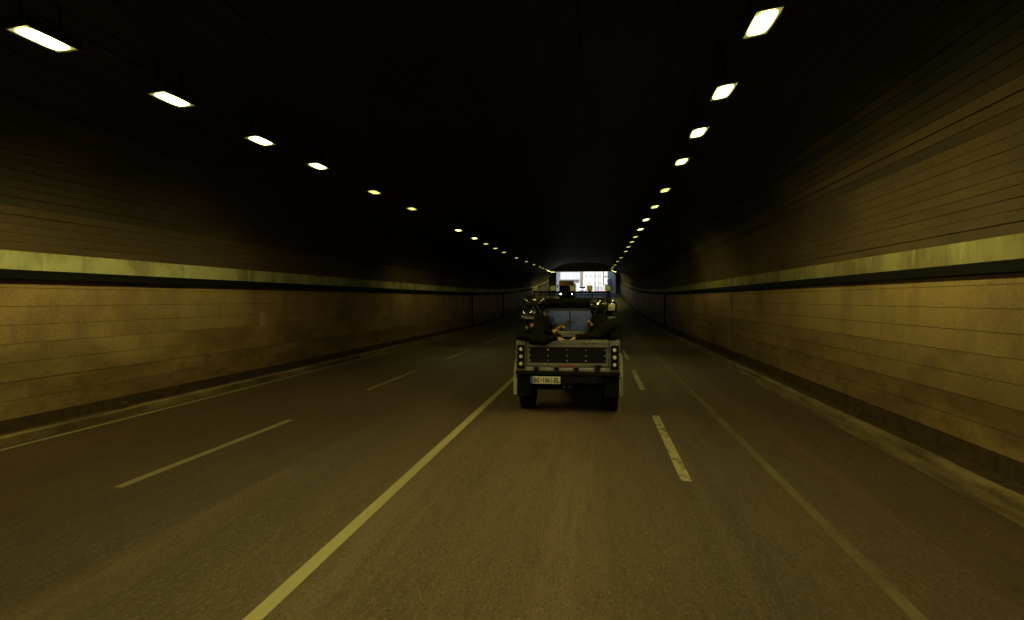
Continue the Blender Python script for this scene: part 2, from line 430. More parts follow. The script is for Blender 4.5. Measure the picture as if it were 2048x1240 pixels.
for i, p in enumerate(prof_in):
    d = (p - Vector((CX, Z0 - .5))).normalized()
    lin.append((p + d * .035, p + d * .5))
sweep(bm, [tuple(a - Vector((CX, Z0))) for a, b in lin], BACK, EXIT, False)
sweep(bm, [tuple(b - Vector((CX, Z0))) for a, b in lin], BACK, EXIT, False)
obj('lining', bm, M['lining'], vault)
STN = _keep

# far portal
port = empty('tunnel_portal', (dx(EXIT), EXIT, dz(EXIT)), label='brown concrete portal frame around the bright far tunnel exit', cat='portal')
M['portal'] = surface_mat('portal_concrete', [((.16, .12, .08), 1, (1, 1, .4), .4, .65, .7)], (.27, .21, .13), .8, .4, 40)
xa, xb = -8.02 + .8, 2.82 + .8
bm = B(); bx(bm, XL - .7, xa, .01, 1.2, -.3, 4.15); obj('jamb', bm, M['portal'], port)
bm = B(); bx(bm, xb, XR + .7, .01, 1.2, -.3, 4.15); obj('jamb', bm, M['portal'], port)
bm = B(); bx(bm, XL - .7, XR + .7, .012, 1.2, 4.152, 7.2); obj('lintel', bm, M['portal'], port)
bm = B()
pts = [(xb - .002, 4.149)] + [(xb - 1.0 + 1.0 * math.sin(t), 3.15 + 1.0 * math.cos(t)) for t in [R(a) for a in range(0, 91, 10)]]
prism(bm, pts, 'y', .03, 1.19); obj('corner_fillet', bm, M['portal'], port)
back = empty('tunnel_portal', (0, BACK, 0), label='concrete portal around the near tunnel mouth behind the viewpoint', cat='portal')
bm = B(); bx(bm, XL - .7, XL + .05, -1.2, -.01, -.3, 5.0); obj('jamb', bm, M['portal'], back); bm = B(); bx(bm, XR - .05, XR + .7, -1.2, -.01, -.3, 5.0); obj('jamb', bm, M['portal'], back)
bm = B(); bx(bm, XL - .7, XR + .7, -1.2, -.012, 5.002, 7.2); obj('lintel', bm, M['portal'], back)

# small boxes on the kerbs, plate on the wall
def kerb_box(x, y, label):
    bm = B(); box(bm, at(x, y, .17), (.09, .12, .10), None, .02); o = obj('drain_box', bm, M['plinth'], label=label, cat='drain box')
kerb_box(-8.2, 9.8, 'small dark box on the left kerb at the foot of the brown wall')
kerb_box(4.2, 10.9, 'small dark box on the right kerb beside the dusty gutter')
bm = B(); box(bm, (XL + .02, 14.6, 1.49), (.02, .22, .34), None, .005)
M['plate_wall'] = mat('wall_sign_pale', (.32, .235, .145), .6, var=.2, vscale=12)
obj('wall_plate', bm, M['plate_wall'], label='small pale blank plate fixed on the left brown wall', cat='wall plate')
def wall_pipe(x, y, label):
    bm = B(); cyl(bm, at(x, y, .3), at(x, y, 2.3), .045, n=10); obj('wall_pipe', bm, M['duct'], label=label, cat='pipe')
wall_pipe(XL + .06, 41.0, 'dark vertical pipe on the left wall, nearer of the two')
wall_pipe(XL + .06, 55.2, 'dark vertical pipe on the left wall, farther of the two')
wall_pipe(XR - .06, 42.2, 'dark vertical pipe on the far part of the right wall')

# ------------------------------------------------------------------ lamps
def make_lamp_meshes():
    bm = B(); box(bm, (0, 0, .07), (.32, .74, .10), None, .02, 0, 2)
    bx(bm, -.16, .16, -.37, -.33, -.002, .03); bx(bm, -.16, .16, .33, .37, -.002, .03)
    bx(bm, -.16, -.13, -.329, .329, -.002, .03); bx(bm, .13, .16, -.329, .329, -.002, .03)
    h = bpy.data.meshes.new('housing'); bmesh.ops.recalc_face_normals(bm, faces=bm.faces); bm.to_mesh(h); bm.free(); h.materials.append(M['lamp_metal'])
    bm = B(); bx(bm, -.008, .008, -.01, .01, .121, .60, 0); bx(bm, -.05, .05, -.03, .03, .60, .61)
    k = bpy.data.meshes.new('bracket'); bmesh.ops.recalc_face_normals(bm, faces=bm.faces); bm.to_mesh(k); bm.free(); k.materials.append(M['duct'])
    return h, k
HM, KM = make_lamp_meshes()
def lens_mesh(mult):
    me = bpy.data.meshes.new('lens')
    v = [(-.12, -.31, .004), (.12, -.31, .004), (.12, .31, .004), (-.12, .31, .004)]
    me.from_pydata(v, [], [(3, 2, 1, 0)]); me.materials.append(lamp_mat(mult)); return me
LM = {}
def lamp(X, Y, mult, label, group):
    if mult not in LM: LM[mult] = lens_mesh(mult)
    p = Vector((X, Y, 4.86 + dz(Y) - max(0, Y - 78) * .021))
    e = empty('tunnel_lamp', p, label=label, cat='lamp', group=group)
    e.rotation_euler = (0, R(-9 if X > 0 else -5), 0)
    link_mesh('housing', HM, e); link_mesh('lens', LM[mult], e)
    for o in (-.25, .25):
        b = link_mesh('bracket', KM, e); b.location = (0, o, 0)
ORD = ['nearest', 'second', 'third', 'fourth', 'fifth', 'sixth', 'seventh', 'eighth', 'ninth', 'tenth', 'eleventh', 'twelfth',
       'thirteenth', 'fourteenth', 'fifteenth', 'sixteenth', 'seventeenth', 'eighteenth', 'nineteenth', 'twentieth', 'twenty-first', 'twenty-second', 'twenty-third']
def mult(x, y):
    if y < 9.8: return 2.1
    if y < 11.5: return 1.5
    if y < 14: return .85
    if x < 0 and 24 < y < 30: return .75
    if x > 0 and 22 < y < 27: return .85
    if x > 0 and y < 22: return .26
    if y > 80: return 1.6
    return .15
RL = [(1.66, 6.84), (1.68, 9.02), (1.67, 11.16), (1.68, 13.46), (1.69, 16.92), (1.68, 19.90), (1.64, 23.10), (1.64, 26.22), (1.61, 29.36),
      (1.58, 31.90), (1.54, 34.92), (1.53, 38.26), (1.45, 44.54), (1.36, 49.96), (1.34, 57.38), (1.30, 64), (1.33, 71), (1.45, 79), (1.65, 86), (1.95, 93), (2.3, 100), (2.6, 107)]
LL = [(-6.09, 6.16), (-6.09, 8.26), (-6.09, 10.62), (-6.03, 12.82), (-6.00, 16.14), (-5.92, 19.26), (-5.85, 25.54), (-5.87, 29.02), (-5.87, 32.0),
      (-5.86, 34.9), (-5.85, 38.02), (-5.83, 43.68), (-5.76, 49.1), (-5.80, 55.18), (-5.91, 61.92), (-6.12, 67.52), (-6.5, 76), (-6.93, 83.94), (-7.2, 90), (-7.45, 97), (-7.7, 104), (-7.9, 110)]
for row, nm in ((RL, 'right'), (LL, 'left')):
    for i, (x, y) in enumerate(row):
        lamp(x, y, mult(x, y), 'glowing yellow ceiling lamp, %s from the viewpoint in the %s row' % (ORD[i], nm), 'ceiling lamps in the %s row' % nm)
for k in range(6):
    y = 4.2 - 2.2 * k
    lamp(1.67, y, 1.6, 'glowing ceiling lamp over the road behind the viewpoint, right row, %s counted backwards' % ('first', 'second', 'third', 'fourth', 'fifth', 'sixth')[k], 'ceiling lamps above the viewpoint, right row')
    lamp(-6.09, y, 1.6, 'glowing ceiling lamp over the road behind the viewpoint, left row, %s counted backwards' % ('first', 'second', 'third', 'fourth', 'fifth', 'sixth')[k], 'ceiling lamps above the viewpoint, left row')

# ------------------------------------------------------------------ pickup truck ahead
TR = Vector((-.555, 10.8, 0))
truck = empty('pickup_truck', TR, label='dark grey open-bed pickup truck carrying helmeted people, driving ahead in the tunnel', cat='pickup truck')
def part(name, bm, m, parent=truck, smooth=None, **k): return obj(name, bm, m, parent, smooth, **k)

# tailgate
bm = B()
bx(bm, -.705, .705, -.012, .03, 1.165, 1.285, .008, 0, 2)
bx(bm, -.705, .705, -.026, .03, 1.166, 1.205, .010, 0, 2)     # pressed crease
bx(bm, -.705, .705, -.012, .03, .818, .893, .010, 0, 2)
bx(bm, -.705, -.665, -.010, .03, .8935, 1.1645); bx(bm, .665, .705, -.010, .03, .8935, 1.1645)
bx(bm, -.70, .70, .012, .028, .89, 1.168)
tg = part('tailgate', bm, M['alu'], smooth=30)
bm = B(); bx(bm, -.71, .71, -.014, .05, 1.2855, 1.300, .004); part('tailgate_lit_cap', bm, M['alu_bright'], tg)  # brighter metal puts the lit top edge into the colour
bm = B(); bx(bm, -.66, .66, -.002, .0115, .902, 1.158, .003); part('tailgate_panel', bm, M['black'], tg)
bm = B()
for k, (w, hh) in enumerate(((.030, .036), (.020, .030), (.026, .036), (.026, .036), (.014, .036), (.028, .036), (.028, .034), (.026, .036))):
    x = -.132 + k * .0335
    prism(bm, [(x, .834), (x + w, .834), (x + w + .006, .834 + hh), (x + .006, .834 + hh)], 'y', -.0165, -.0125)
bx(bm, -.135, .137, -.0145, -.0125, .831, .8335)
part('red_lettering', bm, M['red'], tg)
for x in (-.652, -.331, -.007, .316, .643):
    for z in (1.125, 1.024, .936):
        bm = B(); lathe(bm, [(0.0, -.012), (.006, -.0115), (.0105, -.008), (.0105, -.002)], (x, 0, z), 'y', 10)
        part('bolt', bm, M['bolt'], tg, 40)
for x in (-.536, -.185, .153, .514):
    bm = B(); bx(bm, x - .035, x + .035, -.045, -.013, .70, .80, .006); cyl(bm, (x - .05, -.03, .806), (x + .05, -.03, .806), .014, n=10)
    part('tailgate_hinge', bm, M['black'], tg, 40)
bm = B(); bx(bm, .47, .59, -.04, -.013, .845, .872, .006, 0, 2); bx(bm, .50, .56, -.035, -.013, .80, .846, .004); part('tailgate_latch', bm, M['black'], tg)
bm = B()
for x in (.28, .36, .44, .5): bx(bm, x, x + .03, -.016, -.0125, 1.235, 1.25)
part('small_badge', bm, M['black'], tg)
# corner posts with light clusters
for s in (-1, 1):
    bm = B(); a, b = sorted((s * .715, s * .893)); bx(bm, a, b, -.014, .10, .755, 1.283, .012, 0, 2)
    bx(bm, a + .004, b - .004, -.004, .11, 1.2835, 1.292, .003)
    for zz in (1.265, 1.24):
        for q in (.25, .75): ball(bm, (a + (b - a) * q, -.014, zz), (.006, .004, .006), 8, 6)
    cp = part('corner_post', bm, M['alu'], smooth=30)
    lx = s * .805
    bm = B(); bx(bm, lx - .066, lx + .066, -.026, -.0145, .795, 1.205, .006); part('light_panel', bm, M['black_matt'], cp)
    for z in (1.128, 1.003, .876):
        bm = B(); lathe(bm, [(.048, -.027), (.048, -.037), (.043, -.041), (.038, -.037), (.033, -.030)], (lx, 0, z), 'y', 24)
        part('light_rim', bm, M['black'], cp, 40)
        bm = B(); lathe(bm, [(0, -.046), (.016, -.045), (.028, -.041), (.0325, -.033), (.0325, -.0275)], (lx, 0, z), 'y', 20)
        part('tail_light', bm, M['lens'], cp, 40)
    for z in (1.06, .94):
        for q in (-.055, .055):
            bm = B(); ball(bm, (lx + q, -.027, z), (.005, .004, .005), 8, 6); part('bolt', bm, M['bolt'], cp, 40)
# sill and crossmember
bm = B(); bx(bm, -.893, .893, -.008, .09, .752, .8165, .006, 0, 2); part('sill', bm, M['alu_bright'], smooth=30)
bm = B(); bx(bm, -.90, .90, -.03, .09, .690, .7515, .006, 0, 2); bx(bm, -.60, .60, .02, .09, .55, .69); part('crossmember', bm, M['black'])
# number plate
bm = B(); bx(bm, -.632, -.118, -.052, -.044, .538, .664, .003); bx(bm, -.60, -.15, -.0435, .03, .56, .645); npb = part('number_plate', bm, M['plate'])
bm = B(); bx(bm, -.640, -.11, -.0495, -.0435, .530, .672, .004); part('plate_holder', bm, M['black'], npb)
bm = B(); bx(bm, -.630, -.590, -.0545, -.0522, .541, .661); part('blue_band', bm, M['plate_blue'], npb)
def lettering(name, txt, x, z, h, m, parent, sx=.8, y=-.0545, bold=.008):
    cu = bpy.data.curves.new(name, 'FONT'); cu.body = txt; cu.size = h / .7; cu.extrude = .001; cu.offset = .0035; cu.resolution_u = 3
    t = bpy.data.objects.new('tmp', cu); COL.objects.link(t)
    bpy.context.view_layer.update()
    me = bpy.data.meshes.new_from_object(t.evaluated_get(bpy.context.evaluated_depsgraph_get()))
    bpy.data.objects.remove(t); me.name = name; me.materials.clear(); me.materials.append(m)
    me.transform(Matrix.Translation((x, y, z)) @ Matrix.Rotation(R(90), 4, 'X') @ Matrix.Diagonal((sx, 1, 1, 1)))
    return link_mesh(name, me, parent)
def fit(name, txt, x0, x1, z, h, m, parent):
    o = lettering(name, txt, 0, z, h, m, parent, 1)
    xs = [v.co.x for v in o.data.vertices]; a, b = min(xs), max(xs)
    for v in o.data.vertices: v.co.x = x0 + (v.co.x - a) / (b - a) * (x1 - x0)
fit('plate_letters', 'BG', -.578, -.480, .561, .080, M['plate_ink'], npb)
fit('plate_letters', '1061-EL', -.415, -.135, .561, .080, M['plate_ink'], npb)
bm = B(); prism(bm, [(-.462, .60), (-.462, .635), (-.430, .635), (-.430, .60), (-.446, .583)], 'y', -.0545, -.0522); bx(bm, -.456, -.436, -.0545, -.0522, .566, .578); part('crest', bm, M['plate_red'], npb)
# hitch
bm = B(); bx(bm, -.09, .10, -.055, .06, .47, .56, .01); cyl(bm, (.005, -.10, .47), (.005, -.10, .55), .022); ball(bm, (.005, -.10, .565), (.028, .028, .028)); bx(bm, -.03, .04, -.14, .0, .45, .475, .006)
hit = part('tow_hitch', bm, M['chassis'], smooth=40)
for x, z in ((.0, .525), (-.05, .488), (.045, .488)):
    bm = B(); ball(bm, (x, -.06, z), (.011, .009, .011), 10, 8); part('bolt', bm, M['bolt'], hit, 40)
bm = B(); bx(bm, .54, .62, -.05, .0, .55, .63, .012); cyl(bm, (.58, -.07, .59), (.58, -.05, .59), .035); part('trailer_socket', bm, M['chassis'], smooth=40)
for s in (-1, 1):
    bm = B(); a, b = (-.90, -.63) if s < 0 else (.63, .90); bx(bm, a, b, .05, .065, .30, .70, .004); part('mudflap', bm, M['rubber'])
bm = B(); bx(bm, .02, .60, .12, .55, .26, .66, .04, 0, 2); part('fuel_tank', bm, M['chassis'], smooth=40)
bm = B()
for s in (-1, 1): bx(bm, s * .42 - .04, s * .42 + .04, .10, 4.1, .50, .68)
for y in (.9, 1.9, 2.9): bx(bm, -.38, .38, y, y + .08, .52, .62)
part('chassis_frame', bm, M['chassis'])
bm = B(); cyl(bm, (-.72, .62, .40), (.72, .62, .40), .05, n=12); ball(bm, (.10, .62, .40), (.17, .15, .16)); part('rear_axle', bm, M['chassis'], smooth=40)
bm = B(); cyl(bm, (-.72, 3.42, .40), (.72, 3.42, .40), .05, n=12); ball(bm, (.15, 3.42, .40), (.15, .15, .15)); part('front_axle', bm, M['chassis'], smooth=40)
def wheel(x, y):
    s = 1 if x > 0 else -1
    bm = B(); w = .13
    lathe(bm, [(.21, -w + .01), (.24, -w), (.34, -w), (.385, -w + .02), (.395, -w + .05), (.395, w - .05), (.385, w - .02), (.34, w), (.24, w), (.21, w - .01)], (x, y, .395), 'x', 40)
    for k in range(36):
        t = 2 * math.pi * k / 36
        for q in (-.085, .0, .085):
            tt = t + (.08 if q == 0 else 0); c = Vector((x + q, y + .398 * math.cos(tt), .395 + .398 * math.sin(tt)))
            box(bm, c, (.065, .035, .014), Matrix.Rotation(tt - math.pi / 2, 3, 'X'))
    wh = part('tyre', bm, M['rubber'], smooth=35)
    bm = B(); lathe(bm, [(.0, s * .07), (.05, s * .08), (.06, s * .05), (.17, s * .03), (.20, s * .10), (.215, s * .12), (.215, -s * .12)], (x, y, .395), 'x', 32)
    part('rim', bm, M['black'], wh, 40)
for y in (.62, 3.42):
    for x in (-.745, .745): wheel(x, y)
# bed
bm = B(); bx(bm, -.86, .86, .04, 1.70, .78, .81); part('bed_floor', bm, M['alu'])
for s in (-1, 1):
    bm = B(); a, b = sorted((s * .862, s * .893)); bx(bm, a, b, .101, 1.72, .755, 1.283, .008)
    a, b = sorted((s * .835, s * .90)); bx(bm, a, b, .111, 1.72, 1.2835, 1.300, .004); part('bed_side', bm, M['alu'])
    bm = B(); a, b = sorted((s * .44, s * .858)); bx(bm, a, b, .16, 1.60, .8105, 1.03, .02, 0, 2); part('bench', bm, M['black_matt'])
    # wheel arch flare
    bm = B(); ring = []
    for i in range(15):
        t = R(-15 + 210 * i / 14); c, sn = math.cos(t), math.sin(t)
        ro, ri = .60, .46
        ring.append([bm.verts.new((s * .885, .62 + ro * c, .47 + ro * sn)), bm.verts.new((s * .952, .62 + (ri + .07) * c, .47 + (ri + .07) * sn)),
                     bm.verts.new((s * .956, .62 + ri * c, .47 + ri * sn)), bm.verts.new((s * .885, .62 + ri * c, .47 + ri * sn))])
    for p, q in zip(ring, ring[1:]):
        for k in range(4): bm.faces.new((p[k], p[(k + 1) % 4], q[(k + 1) % 4], q[k]))
    bm.faces.new(ring[0]); bm.faces.new(ring[-1][::-1])
    part('wheel_arch', bm, M['body_paint'], smooth=50)
    bm = B(); ball(bm, (s * .915, .05, .665), (.03, .03, .022)); bx(bm, min(s * .88, s * .91), max(s * .88, s * .91), .03, .20, .65, .74, .008); part('corner_cap', bm, M['body_paint'], smooth=40)
# cab
def cab_poly(x):
    return None
YC = 1.75
bm = B()
for s in (-1, 1):                                   # cab sides, upright then leaning in towards the roof
    lo, hi = s * .893, s * .70
    prism(bm, [(lo, .60), (lo, 1.30), (hi, 1.95), (hi - s * .04, 1.95), (lo - s * .04, 1.30), (lo - s * .04, .60)], 'y', YC, YC + .42)
    prism(bm, [(lo, .60), (lo, 1.30), (lo - s * .04, 1.30), (lo - s * .04, .60)], 'y', YC + .42, YC + 1.35)
    prism(bm, [(lo, 1.30), (hi, 1.95), (hi - s * .04, 1.95), (lo - s * .04, 1.30)], 'y', YC + 1.28, YC + 1.35)
bx(bm, -.72, .72, YC, YC + .04, .80, 1.325)
prism(bm, [(-.853, 1.0), (-.853, 1.30), (-.66, 1.95), (-.53, 1.95), (-.53, 1.0)], 'y', YC + .001, YC + .041)
prism(bm, [(.853, 1.0), (.853, 1.30), (.66, 1.95), (.53, 1.95), (.53, 1.0)], 'y', YC + .001, YC + .041)
bx(bm, -.53, .53, YC + .002, YC + .042, 1.80, 1.95)
part('cab_shell', bm, M['black'])
bm = B(); bx(bm, -.74, .74, YC - .03, YC + 1.62, 1.951, 2.02, .03, 0, 3); part('roof', bm, M['black'], smooth=40)
bm = B(); cyl(bm, (-.76, YC - .09, 1.925), (.715, YC - .09, 1.925), .092, n=24)
for x in (-.5, 0, .45): cyl(bm, (x - .02, YC - .09, 1.925), (x + .02, YC - .09, 1.925), .097, n=24)
part('rolled_tarp', bm, M['tarp'], smooth=40)
# rear window with cream frame
bm = B()
bx(bm, -.58, .53, YC - .03, YC - .001, 1.765, 1.845, .008, 0, 2)
bx(bm, -.575, -.515, YC - .028, YC - .001, 1.36, 1.7645, .006); bx(bm, .465, .525, YC - .028, YC - .001, 1.36, 1.7645, .006)
bx(bm, -.58, .53, YC - .03, YC - .001, 1.305, 1.3595, .008, 0, 2)
wf = part('rear_window_frame', bm, M['frame_cream'], smooth=30)
bm = B(); bx(bm, -.048, -.030, YC - .024, YC - .002, 1.3605, 1.764); part('window_bar', bm, M['black'], wf)
M['glass_ripple'] = mat('filmed_rear_glass', (.045, .066, .12), .09, 1.0)
n = M['glass_ripple'].node_tree; p = n.nodes['Principled BSDF']; g = n.nodes.new('ShaderNodeNewGeometry')
mp = n.nodes.new('ShaderNodeMapping'); mp.inputs['Scale'].default_value = (34, 10, 5); mp.inputs['Rotation'].default_value = (0, .25, 0)
tx = n.nodes.new('ShaderNodeTexNoise'); tx.inputs['Scale'].default_value = 1.3; tx.inputs['Distortion'].default_value = 1.2
bn = n.nodes.new('ShaderNodeBump'); bn.inputs['Strength'].default_value = .45; bn.inputs['Distance'].default_value = .004
n.links.new(g.outputs['Position'], mp.inputs[0]); n.links.new(mp.outputs[0], tx.inputs['Vector']); n.links.new(tx.outputs['Fac'], bn.inputs['Height'])
n.links.new(bn.outputs[0], p.inputs['Normal'])
GT = .0
for a, b in ((-.514, -.049), (-.029, .464)):
    bm = B(); v = [bm.verts.new(q) for q in ((a, YC - .022, 1.361), (b, YC - .022, 1.361), (b, YC - .011, 1.763), (a, YC - .011, 1.763))]; bm.faces.new(v)
    v2 = [bm.verts.new(q.co + Vector((0, .003, 0))) for q in v]; bm.faces.new(v2[::-1])
    for i in range(4): bm.faces.new((v[i], v2[i], v2[(i + 1) % 4], v[(i + 1) % 4]))
    part('window_pane', bm, M['glass_ripple'], wf)
# front of the cab
for s in (-1, 1):
    bm = B(); lo, hi = s * .885, s * .70
    v = [bm.verts.new(q) for q in ((lo, YC + .43, 1.305), (lo, YC + 1.27, 1.305), (hi, YC + 1.27, 1.945), (hi, YC + .43, 1.945))]; bm.faces.new(v)
    part('side_window', bm, M['glass'])
    bm = B(); bx(bm, min(s * .89, s * .915), max(s * .89, s * .915), YC + .45, YC + 1.25, .70, 1.29, .01); dr = part('door', bm, M['black'])
    bm = B(); bx(bm, min(s * .916, s * .935), max(s * .916, s * .935), YC + .50, YC + .64, 1.16, 1.19, .004); part('handle', bm, M['black_matt'], dr)
    bm = B(); cyl(bm, (s * .88, YC + 1.45, 1.32), (s * 1.02, YC + 1.42, 1.40), .012, n=8); bx(bm, min(s * .98, s * 1.10), max(s * .98, s * 1.10), YC + 1.36, YC + 1.42, 1.33, 1.52, .015); part('wing_mirror', bm, M['black'])
    bm = B(); bx(bm, min(s * .74, s * .893), max(s * .74, s * .893), YC + 1.35, YC + 2.25, .62, 1.10, .03, 0, 2); part('front_wing', bm, M['black'], smooth=30)
    bm = B(); lathe(bm, [(0, .03), (.07, .025), (.09, .0)], (s * .62, YC + 2.26, .95), 'y', 20); part('headlight', bm, M['lens'], smooth=40)
bm = B(); v = [bm.verts.new(q) for q in ((-.80, YC + 1.60, 1.31), (.80, YC + 1.60, 1.31), (.68, YC + 1.36, 1.945), (-.68, YC + 1.36, 1.945))]; bm.faces.new(v); part('windscreen', bm, M['glass'])
bm = B(); bx(bm, -.73, .73, YC + 1.36, YC + 2.24, 1.0, 1.15, .03, 0, 2); bx(bm, -.73, .73, YC + 2.18, YC + 2.25, .62, 1.0); part('bonnet', bm, M['black'], smooth=30)
bm = B(); bx(bm, -.88, .88, YC + 2.30, YC + 2.42, .52, .68, .02); part('front_bumper', bm, M['black'])
# roof rack with work lights
bm = B(); yr = YC + .05
tube(bm, [(-.765, yr, 2.145), (.735, yr, 2.145)], .013); tube(bm, [(-.765, yr, 2.085), (.735, yr, 2.085)], .010)
for y in (YC + .05, YC + 1.45):
    for x in (-.765, .735): bx(bm, x - .017 if x < 0 else x - .028, x + .017 if x < 0 else x + .028, y - .02, y + .02, 2.0 if x < 0 else 1.99, 2.155 if x < 0 else 2.19)
for x in (-.765, .735):
    tube(bm, [(x, yr, 2.145), (x, YC + 1.45, 2.145)], .013); tube(bm, [(x, yr, 2.085), (x, YC + 1.45, 2.085)], .010)
for x in (-.45, -.02, .4): cyl(bm, (x, yr, 2.0), (x, yr, 2.145), .009, n=8)
tube(bm, [(-.765, YC + 1.45, 2.145), (.735, YC + 1.45, 2.145)], .013); tube(bm, [(.70, yr - .01, 2.01), (.66, yr - .01, 2.08)], .008)
rack = part('roof_rack', bm, M['black'], smooth=40)
M['led'] = mat('led_lens', (.62, .58, .36), .25, .1, var=.3, vscale=120)
for x in (-.739, -.378, .008, .350, .712):
    bm = B(); bx(bm, x - .056, x + .056, yr - .03, yr + .03, 2.165, 2.272, .006); bx(bm, x - .03, x + .03, yr - .01, yr + .01, 2.14, 2.166)
    for k in range(5): bx(bm, x - .05, x + .05, yr + .0305, yr + .045, 2.175 + k * .02, 2.181 + k * .02)
    part('work_light', bm, M['black'], rack)
    bm = B()
    for i in range(5):
        for j in range(5):
            bx(bm, x - .048 + i * .0195, x - .048 + i * .0195 + .0165, yr - .037, yr - .0305, 2.171 + j * .0195, 2.171 + j * .0195 + .0165)
    part('led_grid', bm, M['led'], rack)
bm = B(); bx(bm, -.24, .23, YC - .05, YC - .005, 1.292, 1.304); bx(bm, -.26, .24, YC - .10, YC - .02, 1.240, 1.2915, .01); part('bulkhead_rail', bm, M['alu_bright'])
# ------------------------------------------------------------------ people in the bed
def capsule(bm, a, b, ra, rb, n=14):
    a = Vector(a); b = Vector(b)
    cyl(bm, a, b, ra, rb, n); ball(bm, a, (ra,) * 3, n, 8); ball(bm, b, (rb,) * 3, n, 8)
def chain(bm, pts, radii):
    for p, q, r0, r1 in zip(pts, pts[1:], radii, radii[1:]): capsule(bm, p, q, r0, r1)
def hand(bm, wrist, d, palm, curl=.9, s=1.0):
    """palm block, four unequal bent fingers, thumb from the side of the palm; d = pointing direction, palm = palm normal"""
    d = Vector(d).normalized(); pn = Vector(palm); pn = (pn - d * pn.dot(d)).normalized(); side = d.cross(pn)
    w = Vector(wrist); rot = Matrix((side, d, pn)).transposed()
    ball(bm, w + d * .05 * s, (.042 * s, .052 * s, .019 * s), 12, 8, 0, rot)
    for k, (o, ln) in enumerate(((-.030, .068), (-.010, .078), (.011, .073), (.031, .056))):
        p0 = w + d * .088 * s + side * o * s; ax = side
        d1 = (d * math.cos(curl * .5) + pn * math.sin(curl * .5)); d2 = (d * math.cos(curl * 1.5) + pn * math.sin(curl * 1.5))
        p1 = p0 + d1 * ln * .55 * s; p2 = p1 + d2 * ln * .5 * s
        capsule(bm, p0, p1, .0105 * s, .0095 * s, 8); capsule(bm, p1, p2, .0095 * s, .0082 * s, 8)
    t0 = w + d * .03 * s - side * .036 * s; t1 = t0 + (d * .5 - side * .6 + pn * .5).normalized() * .042 * s; t2 = t1 + (d * .75 + pn * .55).normalized() * .034 * s
    capsule(bm, t0, t1, .0135 * s, .0115 * s, 8); capsule(bm, t1, t2, .0115 * s, .009 * s, 8)
    return [w + d * .06 * s, p1]
def head(bm, c, f):
    """head with brow, eyes, nose, lips, chin and ears; c = centre of the skull, f = facing"""
    f = Vector(f).normalized(); up = Vector((0, 0, 1)); f = f; r = f.cross(up).normalized(); up = r.cross(f)
    rot = Matrix((r, f, up)).transposed(); c = Vector(c)
    P = lambda x, y, z: c + rot @ Vector((x, y, z))
    ball(bm, P(0, -.01, .02), (.076, .094, .095), 20, 14, 0, rot); ball(bm, P(0, .035, -.045), (.056, .058, .07), 16, 10, 0, rot)
    ball(bm, P(0, .062, -.095), (.026, .024, .022), 12, 8, 0, rot)
    capsule(bm, P(0, .085, .012), P(0, .108, -.032), .009, .015, 10)
    ball(bm, P(0, .083, .028), (.05, .014, .011), 12, 8, 0, rot)
    ball(bm, P(0, .088, -.062), (.024, .011, .007), 10, 6, 0, rot); ball(bm, P(0, .086, -.074), (.021, .011, .007), 10, 6, 0, rot)
    for s in (-1, 1):
        ball(bm, P(s * .031, .078, .010), (.013, .012, .011), 10, 8, 0, rot); ball(bm, P(s * .078, -.005, -.01), (.009, .02, .032), 10, 8, 0, rot)
